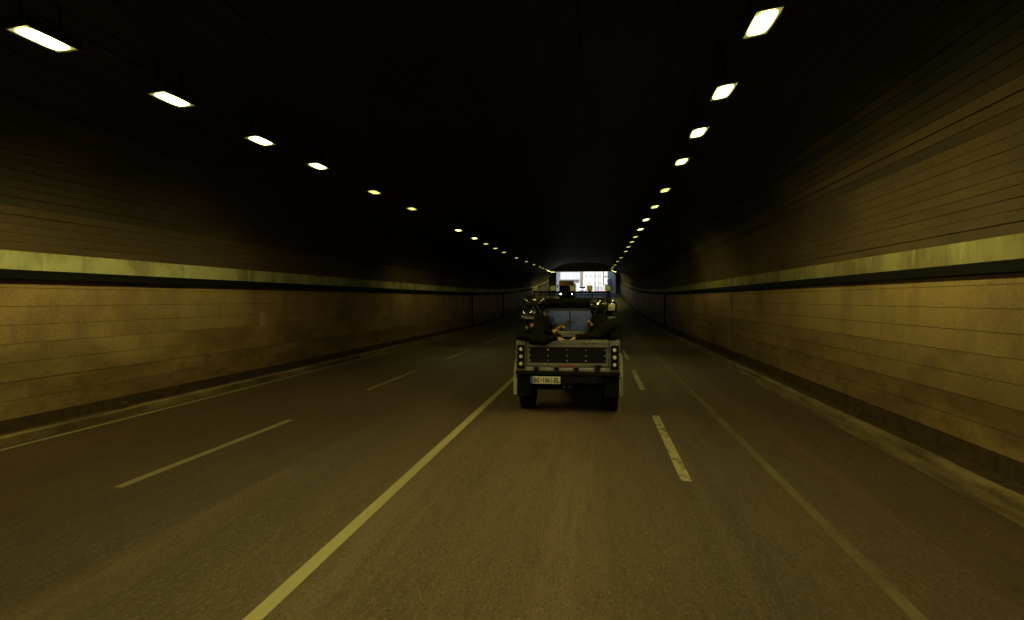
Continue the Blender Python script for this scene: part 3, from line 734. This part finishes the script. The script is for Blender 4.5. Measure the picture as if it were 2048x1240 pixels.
def person(label, J, heads, arms, legs, cloth='cloth', bulk=1.0, face_skin=False, extra=()):
    e = empty('person', TR + Vector(J['pelvis']), label=label, cat='person', group='people riding in the truck bed')
    off = -Vector(J['pelvis'])
    bm = B(); P = {k: Vector(v) for k, v in J.items()}
    # trunk: wide pelvis, waist, chest, shoulder girdle, neck
    sh = (P['shL'] - P['shR']); sx = sh.normalized()
    for c, w, r in ((P['pelvis'], .10, .125), ((P['pelvis'] + P['chest']) / 2, .09, .125), (P['chest'], .10, .13)):
        capsule(bm, c - sx * w * bulk, c + sx * w * bulk, r * bulk, r * bulk)
    for q in (-1, 1):
        capsule(bm, P['pelvis'] + sx * q * .09, P['chest'] + sx * q * .10, .12 * bulk, .125 * bulk)
    capsule(bm, P['shL'], P['shR'], .085, .085); capsule(bm, P['chest'], P['neck'] - Vector((0, 0, .05)), .11, .075); capsule(bm, P['neck'] - Vector((0, 0, .06)), P['head'], .062, .055)
    skins = []
    for shk, el, wr, hd, pn, curl in arms:
        chain(bm, [P[shk], el, wr], [.082 * bulk, .066, .047]); capsule(bm, Vector(wr), Vector(wr) + (Vector(wr) - Vector(el)).normalized() * .02, .040, .034)
        w = Vector(wr) + Vector(hd).normalized() * .015
        hand(bm, w, hd, pn, curl); skins.append((w + Vector(hd).normalized() * .095, .088))
    for hip, kn, an, toe in legs:
        chain(bm, [hip, kn, an], [.095, .07, .052]); chain(bm, [an, toe], [.052, .04])
    for x in extra: capsule(bm, *x)
    head(bm, P['head'], heads)
    f = Vector(heads).normalized()
    if face_skin: skins.append((P['head'] + f * .085 + Vector((0, 0, .0)), .062))
    for v in bm.verts: v.co += off
    me = bpy.data.meshes.new('raw'); bm.to_mesh(me); bm.free()
    t = bpy.data.objects.new('tmp', me); COL.objects.link(t)
    m = t.modifiers.new('r', 'REMESH'); m.mode = 'VOXEL'; m.voxel_size = .0085; m.adaptivity = 0
    tx = bpy.data.textures.get('folds') or bpy.data.textures.new('folds', 'CLOUDS'); tx.noise_scale = .11; tx.noise_depth = 2
    m = t.modifiers.new('s', 'SMOOTH'); m.factor = .5; m.iterations = 2
    bpy.context.view_layer.update()
    me2 = bpy.data.meshes.new_from_object(t.evaluated_get(bpy.context.evaluated_depsgraph_get()))
    # cloth folds: push clothed vertices in and out with noise, leave skin alone
    from mathutils import noise
    me2.update()
    isk = lambda co: any((co - (c + off)).length < r for c, r in skins)
    hc = P['head'] + off
    nrm = [v.normal.copy() for v in me2.vertices]
    for v, vn in zip(me2.vertices, nrm):
        if isk(v.co) or (v.co - hc).length < .16: continue
        q = v.co + P['pelvis'] * 3
        v.co += vn * (noise.noise(q * 7.5) * .016 + abs(noise.noise(q * 17)) * .010)
    bpy.data.objects.remove(t)
    t = bpy.data.objects.new('tmp', me2); COL.objects.link(t)
    m = t.modifiers.new('d', 'DECIMATE'); m.ratio = .35
    bpy.context.view_layer.update()
    me3 = bpy.data.meshes.new_from_object(t.evaluated_get(bpy.context.evaluated_depsgraph_get())); bpy.data.objects.remove(t)
    me3.name = 'body'; me3.materials.clear(); me3.materials.append(M[cloth]); me3.materials.append(M['skin'])
    for p in me3.polygons:
        p.use_smooth = True
        if isk(p.center): p.material_index = 1
    link_mesh('body', me3, e)
    for s in (-1, 1):                                # eyes
        r = f.cross(Vector((0, 0, 1))).normalized()
        bm = B(); ball(bm, P['head'] + off + f * .084 + r * s * .031 + Vector((0, 0, .012)), (.009, .009, .008), 10, 8); obj('eye', bm, M['plate_ink'], e, 60)
    return e, off
def helmet(e, c, f, tilt=0, label_dir=None, visor=True, s=1.0):
    """glossy shell with rim, raised visor band and reflective back label; c is in the person's space"""
    f = Vector(f).normalized(); up = Vector((0, 0, 1)); r = f.cross(up).normalized(); up = r.cross(f).normalized()
    rot = Matrix((r, f, up)).transposed() @ Matrix.Rotation(tilt, 3, 'X'); c = Vector(c)
    A, Bb, Cc = .128 * s, .150 * s, .140 * s
    def pt(az, el, k=1.0):                            # az 0 = front
        return c + rot @ Vector((A * k * math.sin(az) * math.cos(el), Bb * k * math.cos(az) * math.cos(el), Cc * k * math.sin(el)))
    def low(az):                                      # lower edge: high at the brow, low over ears and nape
        return R(-2) - R(40) * (0.5 - 0.5 * math.cos(min(abs(az) * 1.15, math.pi))) 
    bm = B(); NA, NE_ = 32, 10; outer = []; inner = []
    for i in range(NA):
        az = -math.pi + 2 * math.pi * i / NA; l = low(az)
        outer.append([bm.verts.new(pt(az, l + (R(89.5) - l) * j / NE_)) for j in range(NE_ + 1)])
        inner.append([bm.verts.new(pt(az, l + (R(89.5) - l) * j / NE_, .93)) for j in range(NE_ + 1)])
    for i in range(NA):
        a, b = outer[i], outer[(i + 1) % NA]; a2, b2 = inner[i], inner[(i + 1) % NA]
        for j in range(NE_):
            bm.faces.new((a[j], b[j], b[j + 1], a[j + 1])); bm.faces.new((a2[j], a2[j + 1], b2[j + 1], b2[j]))
        bm.faces.new((a[0], a2[0], b2[0], b[0]))
    bm.faces.new([o[-1] for o in outer]); bm.faces.new([o[-1] for o in inner][::-1])
    h = obj('helmet', bm, M['helmet'], e, 50)
    def band(name, m, az0, az1, el0, el1, k0, k1, na=14, ne=5):
        bm = B(); lay = []
        for k in (k0, k1):
            lay.append([[bm.verts.new(pt(az0 + (az1 - az0) * i / na, el0 + (el1 - el0) * j / ne, k)) for j in range(ne + 1)] for i in range(na + 1)])
        for L, fl in ((lay[1], 1), (lay[0], -1)):
            for i in range(na):
                for j in range(ne): bm.faces.new((L[i][j], L[i + 1][j], L[i + 1][j + 1], L[i][j + 1])[::fl])
        for i in range(na):
            for j in (0, ne): bm.faces.new((lay[0][i][j], lay[1][i][j], lay[1][i + 1][j], lay[0][i + 1][j]))
        for j in range(ne):
            for i in (0, na): bm.faces.new((lay[0][i][j], lay[1][i][j], lay[1][i][j + 1], lay[0][i][j + 1]))
        return obj(name, bm, m, h, 50)
    if visor:
        band('visor', M['visor'], R(-82), R(82), R(30), R(66), 1.07, 1.09)
        band('visor_rim', M['helmet'], R(-84), R(84), R(26), R(30), 1.06, 1.10, 14, 1)
        for s_ in (-1, 1):
            bm = B(); p = pt(s_ * R(84), R(20), 1.04); cyl(bm, p, p + (p - c).normalized() * .02, .02, n=12); obj('visor_pivot', bm, M['bolt'], h, 40)
    for s_ in (-1, 1):                                # chin strap
        bm = B(); tube(bm, [pt(s_ * R(80), R(-18), .98), c + rot @ Vector((s_ * .05, .075, -.19))], .008, 6); obj('chin_strap', bm, M['strap'], h, 40)
    if label_dir is not None:
        az, w, e0, e1 = label_dir
        band('back_label', M['strip'], az - w, az + w, e0, e1, 1.005, 1.012, 10, 3)
        for k in range(5):
            a = az - w * .75 + 1.5 * w * k / 5
            band('label_mark', M['black'], a, a + w * .16, e0 + (e1 - e0) * .25, e0 + (e1 - e0) * .75, 1.013, 1.016, 1, 1)
    return h
def collar(e, c, f, m='strap', r=.075):
    bm = B(); c = Vector(c); prof = [(r + .004, -.045), (r + .002, .0), (r - .008, .03), (r - .018, .028), (r - .012, -.02)]
    lathe(bm, prof, c, 'z', 24); obj('collar', bm, M[m], e, 50)
def patch(e, c, n, w, h, m, name):
    q = Vector(n).normalized().to_track_quat('Z', 'Y').to_matrix()
    bm = B(); box(bm, Vector(c), (w, h, .014), q, .003); obj(name, bm, m, e)
def rifle(p0, p1, label, roll=0):
    """assault rifle laid from butt p0 to muzzle p1"""
    p0 = Vector(p0); p1 = Vector(p1); d = (p1 - p0); L = d.length; d.normalize()
    q = Matrix((d, Vector((0, 0, 1)).cross(d).normalized(), d.cross(Vector((0, 0, 1)).cross(d).normalized()))).transposed()
    e = empty('rifle', TR + p0, label=label, cat='rifle'); e.rotation_euler = q.to_euler()
    k = L / .86
    def P(name, f, m, sm=None):
        bm = B(); f(bm)
        for v in bm.verts: v.co *= k
        obj(name, bm, m, e, sm)
    P('receiver', lambda b: (bx(b, .25, .50, -.024, .024, -.036, .044, .006), bx(b, .27, .47, -.018, .018, .0442, .062, .006)), M['gun'])
    P('stock', lambda b: (prism(b, [(0, -.075), (.01, .02), (.249, .02), (.249, -.02)], 'y', -.016, .016),), M['gunwood'])
    P('handguard', lambda b: (bx(b, .502, .79, -.03, .03, -.034, .042, .012, 0, 2),), M['gunwood'])
    P('barrel', lambda b: (cyl(b, (.791, 0, .008), (.86, 0, .008), .013, n=10), cyl(b, (.83, 0, .008), (.865, 0, .008), .018, n=10), bx(b, .80, .812, -.004, .004, .008, .055)), M['gun'], 40)
    P('magazine', lambda b: prism(b, [(.40, -.031), (.46, -.031), (.50, -.13), (.545, -.20), (.49, -.215), (.44, -.14)], 'y', -.012, .012), M['gun'])
    P('pistol_grip', lambda b: prism(b, [(.27, -.031), (.315, -.031), (.29, -.12), (.245, -.115)], 'y', -.014, .014), M['gun'])
    return e
Vx = lambda *a: Vector(a)
# front left: slumped on the left bench against the tailgate, back turned to us, arm along the tailgate top
e, o = person('person hunched on the left of the tailgate, back turned, arm along its top edge',
    dict(pelvis=(-.60, .42, 1.13), chest=(-.67, .36, 1.42), neck=(-.69, .38, 1.57), head=(-.695, .43, 1.675), shL=(-.78, .47, 1.49), shR=(-.56, .22, 1.49)), (.72, .68, -.08),
    [('shR', (-.50, -.055, 1.29), (-.20, .015, 1.325), (.95, .18, -.12), (0, .25, -1), .8), ('shL', (-.62, .66, 1.27), (-.40, .60, 1.21), (.9, -.1, -.2), (0, 0, -1), .9)],
    [((-.58, .33, 1.12), (-.30, .46, 1.20), (-.20, .46, .92), (-.10, .46, .86)), ((-.55, .52, 1.12), (-.22, .62, 1.20), (-.16, .62, .92), (-.06, .62, .86))], 'cloth', 1.08,
    extra=[((-.56, .34, 1.28), (-.60, .36, 1.50), .17, .13), ((-.78, .30, 1.30), (-.76, .34, 1.46), .13, .11), ((-.82, .02, 1.345), (-.36, -.03, 1.30), .065, .075), ((-.60, -.05, 1.29), (-.40, -.06, 1.28), .075, .07), ((-.80, .10, 1.35), (-.76, .40, 1.50), .07, .09)])
helmet(e, Vx(-.718, .43, 1.712) + o, (.72, .68, -.1), 0, (R(140), R(62), R(-30), R(-13)))
collar(e, Vx(-.69, .38, 1.575) + o, (1, 0, 0), 'cloth2')
patch(e, Vx(-.635, .155, 1.535) + o, (.25, -1, .25), .05, .06, M['patch'], 'shoulder_patch')
patch(e, Vx(-.74, .22, 1.44) + o, (-.2, -1, .1), .035, .16, M['frame_cream'], 'back_reflection')  # pale strip painted as a reflection on the jacket back
# behind: upright, face in profile, holding the rifle across
e, o = person('person sitting upright on the left bench behind the rifle, visor raised',
    dict(pelvis=(-.60, 1.02, 1.13), chest=(-.62, 1.0, 1.52), neck=(-.61, 1.02, 1.70), head=(-.585, 1.06, 1.845), shL=(-.62, 1.20, 1.60), shR=(-.60, .82, 1.60)), (.88, -.42, -.12),
    [('shR', (-.50, .70, 1.40), (-.34, .70, 1.40), (.93, .02, .25), (0, .3, -.6), 1.25), ('shL', (-.38, 1.0, 1.44), (-.215, .735, 1.455), (.75, -.35, .45), (0, -.2, -1), 1.35)],
    [((-.55, .92, 1.13), (-.22, .90, 1.20), (-.20, .90, .92), (-.10, .90, .86)), ((-.55, 1.12, 1.13), (-.22, 1.16, 1.20), (-.18, 1.16, .92), (-.08, 1.16, .86))], 'cloth', .98, extra=[((-.48, 1.0, 1.26), (-.55, 1.0, 1.58), .16, .13)])
helmet(e, Vx(-.609, 1.075, 1.925) + o, (.88, -.42, -.05), R(8))
collar(e, Vx(-.61, 1.02, 1.70) + o, (1, 0, 0), 'cloth2')
rifle((-.60, .76, 1.27), (.011, .70, 1.598), 'dark rifle with brown furniture pointing up to the right across the cab window')
# far left against the cab
e, o = person('person mostly hidden at the far left of the bed against the cab',
    dict(pelvis=(-.62, 1.48, 1.10), chest=(-.72, 1.47, 1.50), neck=(-.78, 1.47, 1.72), head=(-.80, 1.48, 1.86), shL=(-.72, 1.62, 1.60), shR=(-.78, 1.32, 1.60)), (.9, .2, 0),
    [('shR', (-.62, 1.28, 1.36), (-.42, 1.28, 1.25), (1, 0, -.2), (0, 0, -1), .7), ('shL', (-.5, 1.62, 1.36), (-.34, 1.5, 1.25), (1, -.1, -.2), (0, 0, -1), .7)],
    [((-.58, 1.40, 1.10), (-.28, 1.38, 1.18), (-.26, 1.38, .92), (-.14, 1.38, .86)), ((-.58, 1.55, 1.10), (-.28, 1.55, 1.18), (-.26, 1.55, .92), (-.14, 1.55, .86))], 'cloth2', .95)
helmet(e, Vx(-.805, 1.48, 1.935) + o, (.9, .2, 0), 0, None, False)
collar(e, Vx(-.78, 1.47, 1.72) + o, (1, 0, 0))
# front right: large, facing left, hand on the tailgate
e, o = person('broad person on the right, pale helmet label, hand gripping the tailgate top',
    dict(pelvis=(.64, .48, 1.13), chest=(.68, .44, 1.44), neck=(.735, .46, 1.66), head=(.70, .47, 1.795), shL=(.76, .25, 1.55), shR=(.68, .68, 1.53)), (-.96, .22, -.15),
    [('shL', (.46, .11, 1.365), (.165, .03, 1.345), (-.88, -.1, -.42), (0, .35, -1), 1.0), ('shR', (.46, .64, 1.32), (.22, .62, 1.22), (-1, 0, -.1), (0, 0, -1), .8)],
    [((.60, .38, 1.13), (.24, .36, 1.20), (.20, .36, .92), (.10, .36, .86)), ((.60, .58, 1.13), (.26, .74, 1.20), (.22, .74, .92), (.10, .74, .86))], 'cloth2', 1.15,
    extra=[((.80, .28, 1.34), (.80, .30, 1.56), .13, .12), ((.56, .34, 1.30), (.60, .38, 1.56), .18, .15), ((.78, .24, 1.55), (.50, .13, 1.385), .115, .085), ((.44, .11, 1.365), (.26, .05, 1.35), .08, .055)])
helmet(e, Vx(.715, .47, 1.865) + o, (-.93, .36, -.05), R(4), (R(-128), R(24), R(-26), R(22)), True, 1.02)
collar(e, Vx(.745, .46, 1.665) + o, (-1, 0, 0), 'strap', .088)
patch(e, Vx(.915, .34, 1.50) + o, (1, -.8, .1), .03, .04, M['patch'], 'shoulder_patch')
# rear right
e, o = person('person on the right bench nearer the cab, raised hand on upright rifle',
    dict(pelvis=(.58, 1.20, 1.12), chest=(.56, 1.18, 1.48), neck=(.52, 1.17, 1.66), head=(.485, 1.16, 1.79), shL=(.56, .98, 1.55), shR=(.54, 1.36, 1.55)), (-.9, -.25, -.1),
    [('shL', (.50, .84, 1.38), (.425, .80, 1.49), (-.45, -.05, .8), (-.8, 0, -.35), 1.2), ('shR', (.40, 1.30, 1.34), (.30, 1.1, 1.24), (-.8, -.5, 0), (0, 0, -1), .8)],
    [((.54, 1.10, 1.12), (.22, 1.08, 1.20), (.20, 1.08, .92), (.08, 1.08, .86)), ((.54, 1.30, 1.12), (.22, 1.34, 1.20), (.18, 1.34, .92), (.06, 1.34, .86))], 'cloth', .98, extra=[((.50, 1.12, 1.28), (.50, 1.12, 1.60), .15, .12), ((.60, 1.10, 1.35), (.60, 1.10, 1.62), .14, .10)])
helmet(e, Vx(.492, 1.16, 1.858) + o, (-.9, -.25, 0), 0)
collar(e, Vx(.52, 1.17, 1.672) + o, (-1, 0, 0), 'cloth2')
rifle((.27, .86, .88), (.365, .80, 1.60), 'dark upright rifle in a raised hand at the right of the cab window')
# ------------------------------------------------------------------ outside, beyond the far exit
G1 = dz(200)
M['conc_blue'] = mat('grey_retaining_wall', (.42, .46, .50), .8, var=.25, vscale=1)
M['conc_slat'] = mat('dark_slat', (.16, .19, .23), .8)
M['white_wall'] = mat('white_render', (.86, .87, .87), .8, var=.12, vscale=.6)
M['pale_wall'] = mat('pale_blue_render', (.60, .67, .72), .8, var=.15, vscale=.5)
M['cream_wall'] = mat('cream_render', (.80, .83, .86), .8, var=.15, vscale=.5)
M['ledge'] = mat('grey_ledge', (.36, .41, .46), .8)
M['win_frame'] = mat('window_frame_white', (.72, .73, .74), .5)
M['win_glass'] = mat('window_glass_pale', (.48, .54, .58), .15, spec=.8)
M['pole'] = mat('pole_grey', (.20, .22, .24), .5, .5)
M['bus_yellow'] = mat('bus_yellow_paint', (.86, .68, .30), .35, coat=.5)
M['reflection_orange'] = mat('orange_reflection_tint', (.72, .24, .05), .35, coat=.4)  # tint for the painted windscreen reflections
M['bus_white'] = mat('bus_white_paint', (.80, .80, .79), .35, coat=.4)
M['bus_red'] = mat('bus_red_paint', (.70, .26, .28), .35, coat=.4)
M['car_white'] = mat('car_white_paint', (.72, .74, .78), .3, coat=.6)
M['glass_dark'] = mat('vehicle_glass', (.012, .014, .018), .08, spec=.7)
M['head_on'] = mat('headlight_on', (1, 1, 1), .3, emit=(.82, .92, 1), estr=14)
M['head_warm'] = mat('headlight_warm', (1, 1, 1), .3, emit=(1, .80, .62), estr=8)

def building(name, X0, X1, Y, depth, h, m, label, cols, rows_, w, hh, ledges=(), z0=1.2, pitch=3.1):
    e = empty(name, ((X0 + X1) / 2, Y, G1), label=label, cat='building'); hx = (X1 - X0) / 2
    bm = B(); bx(bm, -hx, hx, 0, depth, -.4, h); obj('wall', bm, m, e)
    bm = B(); bx(bm, -hx - .3, hx + .3, -.3, depth + .3, h + .002, h + .4); obj('roof', bm, M['ledge'], e)
    for z, dp, t in ledges:
        bm = B(); bx(bm, -hx, hx, -dp, -.002, z, z + t, .02); obj('ledge', bm, M['ledge'], e)
    for r in range(rows_):
        for c in range(cols):
            x = -hx + (c + .5) * 2 * hx / cols; z = z0 + r * pitch
            bm = B(); bx(bm, x - w / 2 - .08, x + w / 2 + .08, -.06, -.003, z - .08, z); bx(bm, x - w / 2 - .08, x + w / 2 + .08, -.06, -.003, z + hh, z + hh + .08)
            bx(bm, x - w / 2 - .08, x - w / 2, -.06, -.003, z + .001, z + hh - .001); bx(bm, x + w / 2, x + w / 2 + .08, -.06, -.003, z + .001, z + hh - .001)
            bx(bm, x - .03, x + .03, -.055, -.003, z + .001, z + hh - .001)
            wd = obj('window', bm, M['win_frame'], e)
            bm = B(); bx(bm, x - w / 2 + .001, x + w / 2 - .001, -.03, -.004, z + .001, z + hh - .001); obj('pane', bm, M['win_glass'], wd)
building('building', -22, -6.3, 196, 12, 15, M['pale_wall'], 'pale blue-grey building with a dark ledge seen through the exit behind the yellow bus', 6, 4, 1.5, 1.5, [(4.0, 1.0, .45), (7.0, .5, .25)], 1.0, 3.3)
building('building', -7.5, 1.2, 286, 14, 22, M['white_wall'], 'tall white building in the middle of the exit behind the white car', 4, 6, 1.1, 1.5, [(3.6, .25, .2)], 1.2, 3.3)
building('building', 1.6, 26, 254, 12, 17, M['cream_wall'], 'cream building at the right of the exit above the red and white bus', 7, 4, 1.5, 1.6, [(3.9, .6, .3), (7.2, .5, .3)], 1.2, 3.3)
# retaining walls beside the road outside
e = empty('retaining_wall', (0, 0, 0), label='blue-grey retaining wall with slanted slats just outside the exit on the right', cat='retaining wall')
bm = B(); pts = [(2.86, EXIT + 1.25), (1.55, EXIT + 12), (1.9, EXIT + 12.1), (3.3, EXIT + 1.25)]; prism(bm, pts, 'z', dz(EXIT) - .3, dz(EXIT) + 4.6); obj('wall', bm, M['conc_blue'], e)
dv = Vector((1.55 - 2.86, 10.75, 0)).normalized()
for k in range(9):
    c = Vector((2.86, EXIT + 1.25, dz(EXIT) + 1.9)) + dv * (4.2 + k * .75) + Vector((-.07, 0, 0))
    bm = B(); box(bm, c, (.10, .16, 2.4), Matrix.Rotation(math.atan2(dv.y, dv.x) - math.pi / 2, 3, 'Z') @ Matrix.Rotation(R(-28), 3, 'X')); obj('slat', bm, M['conc_slat'], e)
bm = B(); bx(bm, -9.6, -9.1, EXIT + 1.25, EXIT + 30, dz(EXIT) - .3, dz(EXIT) + 5.4); obj('retaining_wall', bm, M['conc_blue'], label='plain retaining wall outside the exit on the left of the road', cat='retaining wall')

def headlight(parent, c, r, m):
    bm = B(); lathe(bm, [(0, -.03), (r * .6, -.025), (r, 0), (r, .04)], c, 'y', 20); obj('headlight', bm, m, parent, 40)
def bus_wheel(parent, x, y, r=.48):
    bm = B(); lathe(bm, [(.2, -.14), (r - .04, -.14), (r, -.11), (r, .11), (r - .04, .14), (.2, .14)], (x, y, r), 'x', 24); t = obj('wheel', bm, M['rubber'], parent, 40)
    bm = B(); lathe(bm, [(0, .10 if x > 0 else -.10), (.25, .09 if x > 0 else -.09), (.28, .13 if x > 0 else -.13)], (x, y, r), 'x', 20); obj('hub', bm, M['alu'], t, 40)
def bus(name, loc, rz, L, Wd, H, pm, lm, label, oncoming=True):
    """front faces local -Y"""
    e = empty(name, loc, rz, label=label, cat='bus'); w = Wd / 2
    bm = B(); bx(bm, -w, w, 0, L, .35, 1.25, .06, 0, 2); obj('lower_body', bm, pm if lm is M['bus_red'] else lm, e, 30)
    if lm is M['bus_red']:
        bm = B(); bx(bm, -w - .012, w + .012, -.012, L + .012, .85, 1.18, .01); obj('red_band', bm, lm, e)
    bm = B(); bx(bm, -w, w, 0.02, L, 2.55, H, .12, 0, 3); obj('roof', bm, pm, e, 30)
    for s in (-1, 1):
        n = int(L / 1.3)
        for k in range(n + 1):
            y = .08 + (L - .16) * k / n
            bm = B(); bx(bm, min(s * w, s * (w - .06)), max(s * w, s * (w - .06)), y - .05, y + .05, 1.251, 2.549); obj('pillar', bm, pm, e)
            if k < n:
                y2 = .08 + (L - .16) * (k + 1) / n
                bm = B(); bx(bm, min(s * (w - .02), s * (w - .04)), max(s * (w - .02), s * (w - .04)), y + .051, y2 - .051, 1.252, 2.548); obj('side_window', bm, M['glass_dark'] if oncoming else M['win_glass'], e)
        bus_wheel(e, s * (w - .15), 2.2); bus_wheel(e, s * (w - .15), L - 2.6)
        bm = B(); cyl(bm, (s * w, -.0, 2.4), (s * (w + .22), -.25, 2.3), .02, n=8); bx(bm, s * (w + .22) - .1, s * (w + .22) + .1, -.3, -.22, 1.85, 2.3, .03); obj('mirror', bm, M['black'], e, 40)
        headlight(e, (s * (w - .28), -.05, .82), .13, M['head_on'] if oncoming else M['lens'])
    bm = B(); bx(bm, -w + .06, w - .06, .0, .03, 1.22, 2.56, .01); obj('windscreen', bm, M['glass_dark'], e)
    bm = B(); bx(bm, -w + .06, w - .06, -.03, -.002, .70, .95, .01); obj('grille', bm, M['black'], e)
    bm = B(); bx(bm, -w, w, -.08, -.001, .35, .60, .03); obj('bumper', bm, M['black'], e)
    return e
b = bus('bus', (-5.40, 101, dz(101)), R(0), 10.5, 2.30, 3.02, M['bus_yellow'], M['black'], 'oncoming bus with yellow roof, orange windscreen reflections and lit headlights near the exit')
for x0, x1 in ((-.95, -.08), (.08, .95)):
    bm = B(); bx(bm, x0, x1, -.02, -.003, 2.22, 2.53, .01); obj('screen_reflection', bm, M['reflection_orange'], b)  # orange reflections in the windscreen, painted as flat panels
bm = B(); bx(bm, -.035, .035, -.022, -.003, 1.25, 2.54); obj('screen_pillar', bm, M['black'], b)
# red and white bus crossing
b2 = bus('bus', (7.2, 228, dz(228)), R(75), 9.0, 2.5, 3.0, M['bus_white'], M['bus_red'], 'white bus with red lower side crossing beyond the exit on the right', False)
# oncoming white car with headlights
def car(loc, rz, label):
    e = empty('car', loc, rz, label=label, cat='car')
    bm = B(); prism(bm, [(0, .35), (-.02, .62), (.15, .78), (1.15, .90), (4.0, .92), (4.2, .75), (4.2, .35)], 'x', -.86, .86); obj('body', bm, M['car_white'], e, 30)
    bm = B(); prism(bm, [(1.16, .905), (1.95, 1.40), (3.2, 1.44), (4.0, .925)], 'x', -.72, .72); cb = obj('cabin', bm, M['glass_dark'], e, 30)
    bm = B(); bx(bm, -.70, .70, 1.96, 3.2, 1.445, 1.475, .01); obj('roof', bm, M['car_white'], e)
    for s in (-1, 1):
        headlight(e, (s * .62, -.05, .66), .13, M['head_warm'])
        for y in (.85, 3.35):
            bm = B(); lathe(bm, [(.0, -.1), (.27, -.1), (.31, -.08), (.31, .08), (.27, .1), (0, .1)], (s * .78, y, .31), 'x', 24); obj('wheel', bm, M['rubber'], e, 40)
        bm = B(); bx(bm, s * .96 - .1, s * .96 + .1, 1.35, 1.43, .92, 1.06, .02); obj('mirror', bm, M['car_white'], e)
    bm = B(); bx(bm, -.5, .5, -.045, -.012, .42, .58, .01); obj('grille', bm, M['black'], e)
car((-4.55, 163, dz(163)), 0, 'oncoming white car with warm lit headlights just outside the exit')
# poles and billboard
def pole(x, y, h, label, arm=0):
    e = empty('street_lamp', (x, y, dz(y)), label=label, cat='street lamp')
    bm = B(); cyl(bm, (0, 0, -.1), (0, 0, h), .11, .07, 10); obj('post', bm, M['pole'], e, 40)
    bm = B(); tube(bm, [(0, 0, h), (arm * .9, 0, h + .5), (arm * 2.0, 0, h + .6)], .045); obj('arm', bm, M['pole'], e, 40)
    bm = B(); box(bm, (arm * 2.2, 0, h + .6), (.6, .22, .12), None, .03); obj('lamp_head', bm, M['pole'], e, 40)
pole(-1.35, 172, 9, 'grey street lamp post in the middle of the exit, beside the billboard', 1)
pole(-.55, 184, 9, 'grey street lamp post right of the middle one, farther away', 1)
pole(2.2, 178, 9, 'grey street lamp post at the right of the exit above the bus', -1)
e = empty('billboard', (-3.6, 190, dz(190)), label='white billboard with pale red marks beyond the white car', cat='billboard')
bm = B(); bx(bm, -1.5, 1.5, 0, .2, 1.6, 3.9, .03); obj('board', bm, M['bus_white'], e)
bm = B()
for k in range(6): bx(bm, -1.1 + k * .36, -.85 + k * .36, -.02, -.002, 2.7 - (k % 2) * .1, 3.1)
for k in range(4): bx(bm, -1.1 + k * .45, -.8 + k * .45, -.02, -.002, 2.1, 2.35)
M['pale_red'] = mat('pale_red_print', (.72, .36, .32), .6)
obj('print', bm, M['pale_red'], e, kind='stuff')
bm = B(); bx(bm, -1.0, -.85, .03, .17, -.1, 1.599); obj('leg', bm, M['pole'], e)
bm = B(); bx(bm, .85, 1.0, .03, .17, -.1, 1.599); obj('leg', bm, M['pole'], e)
# blue-grey kiosk
e = empty('kiosk', (-8.0, 176, dz(176)), label='blue-grey kiosk behind the yellow bus', cat='kiosk')
bm = B(); bx(bm, -.9, .9, 0, 2, -.1, 2.5, .03); obj('wall', bm, M['ledge'], e)
bm = B(); bx(bm, -1.1, 1.1, -.3, 2.2, 2.502, 2.7, .03); obj('roof', bm, M['conc_slat'], e)
bm = B(); bx(bm, -.6, .6, -.02, -.002, 1.1, 2.1); obj('window', bm, M['win_glass'], e)
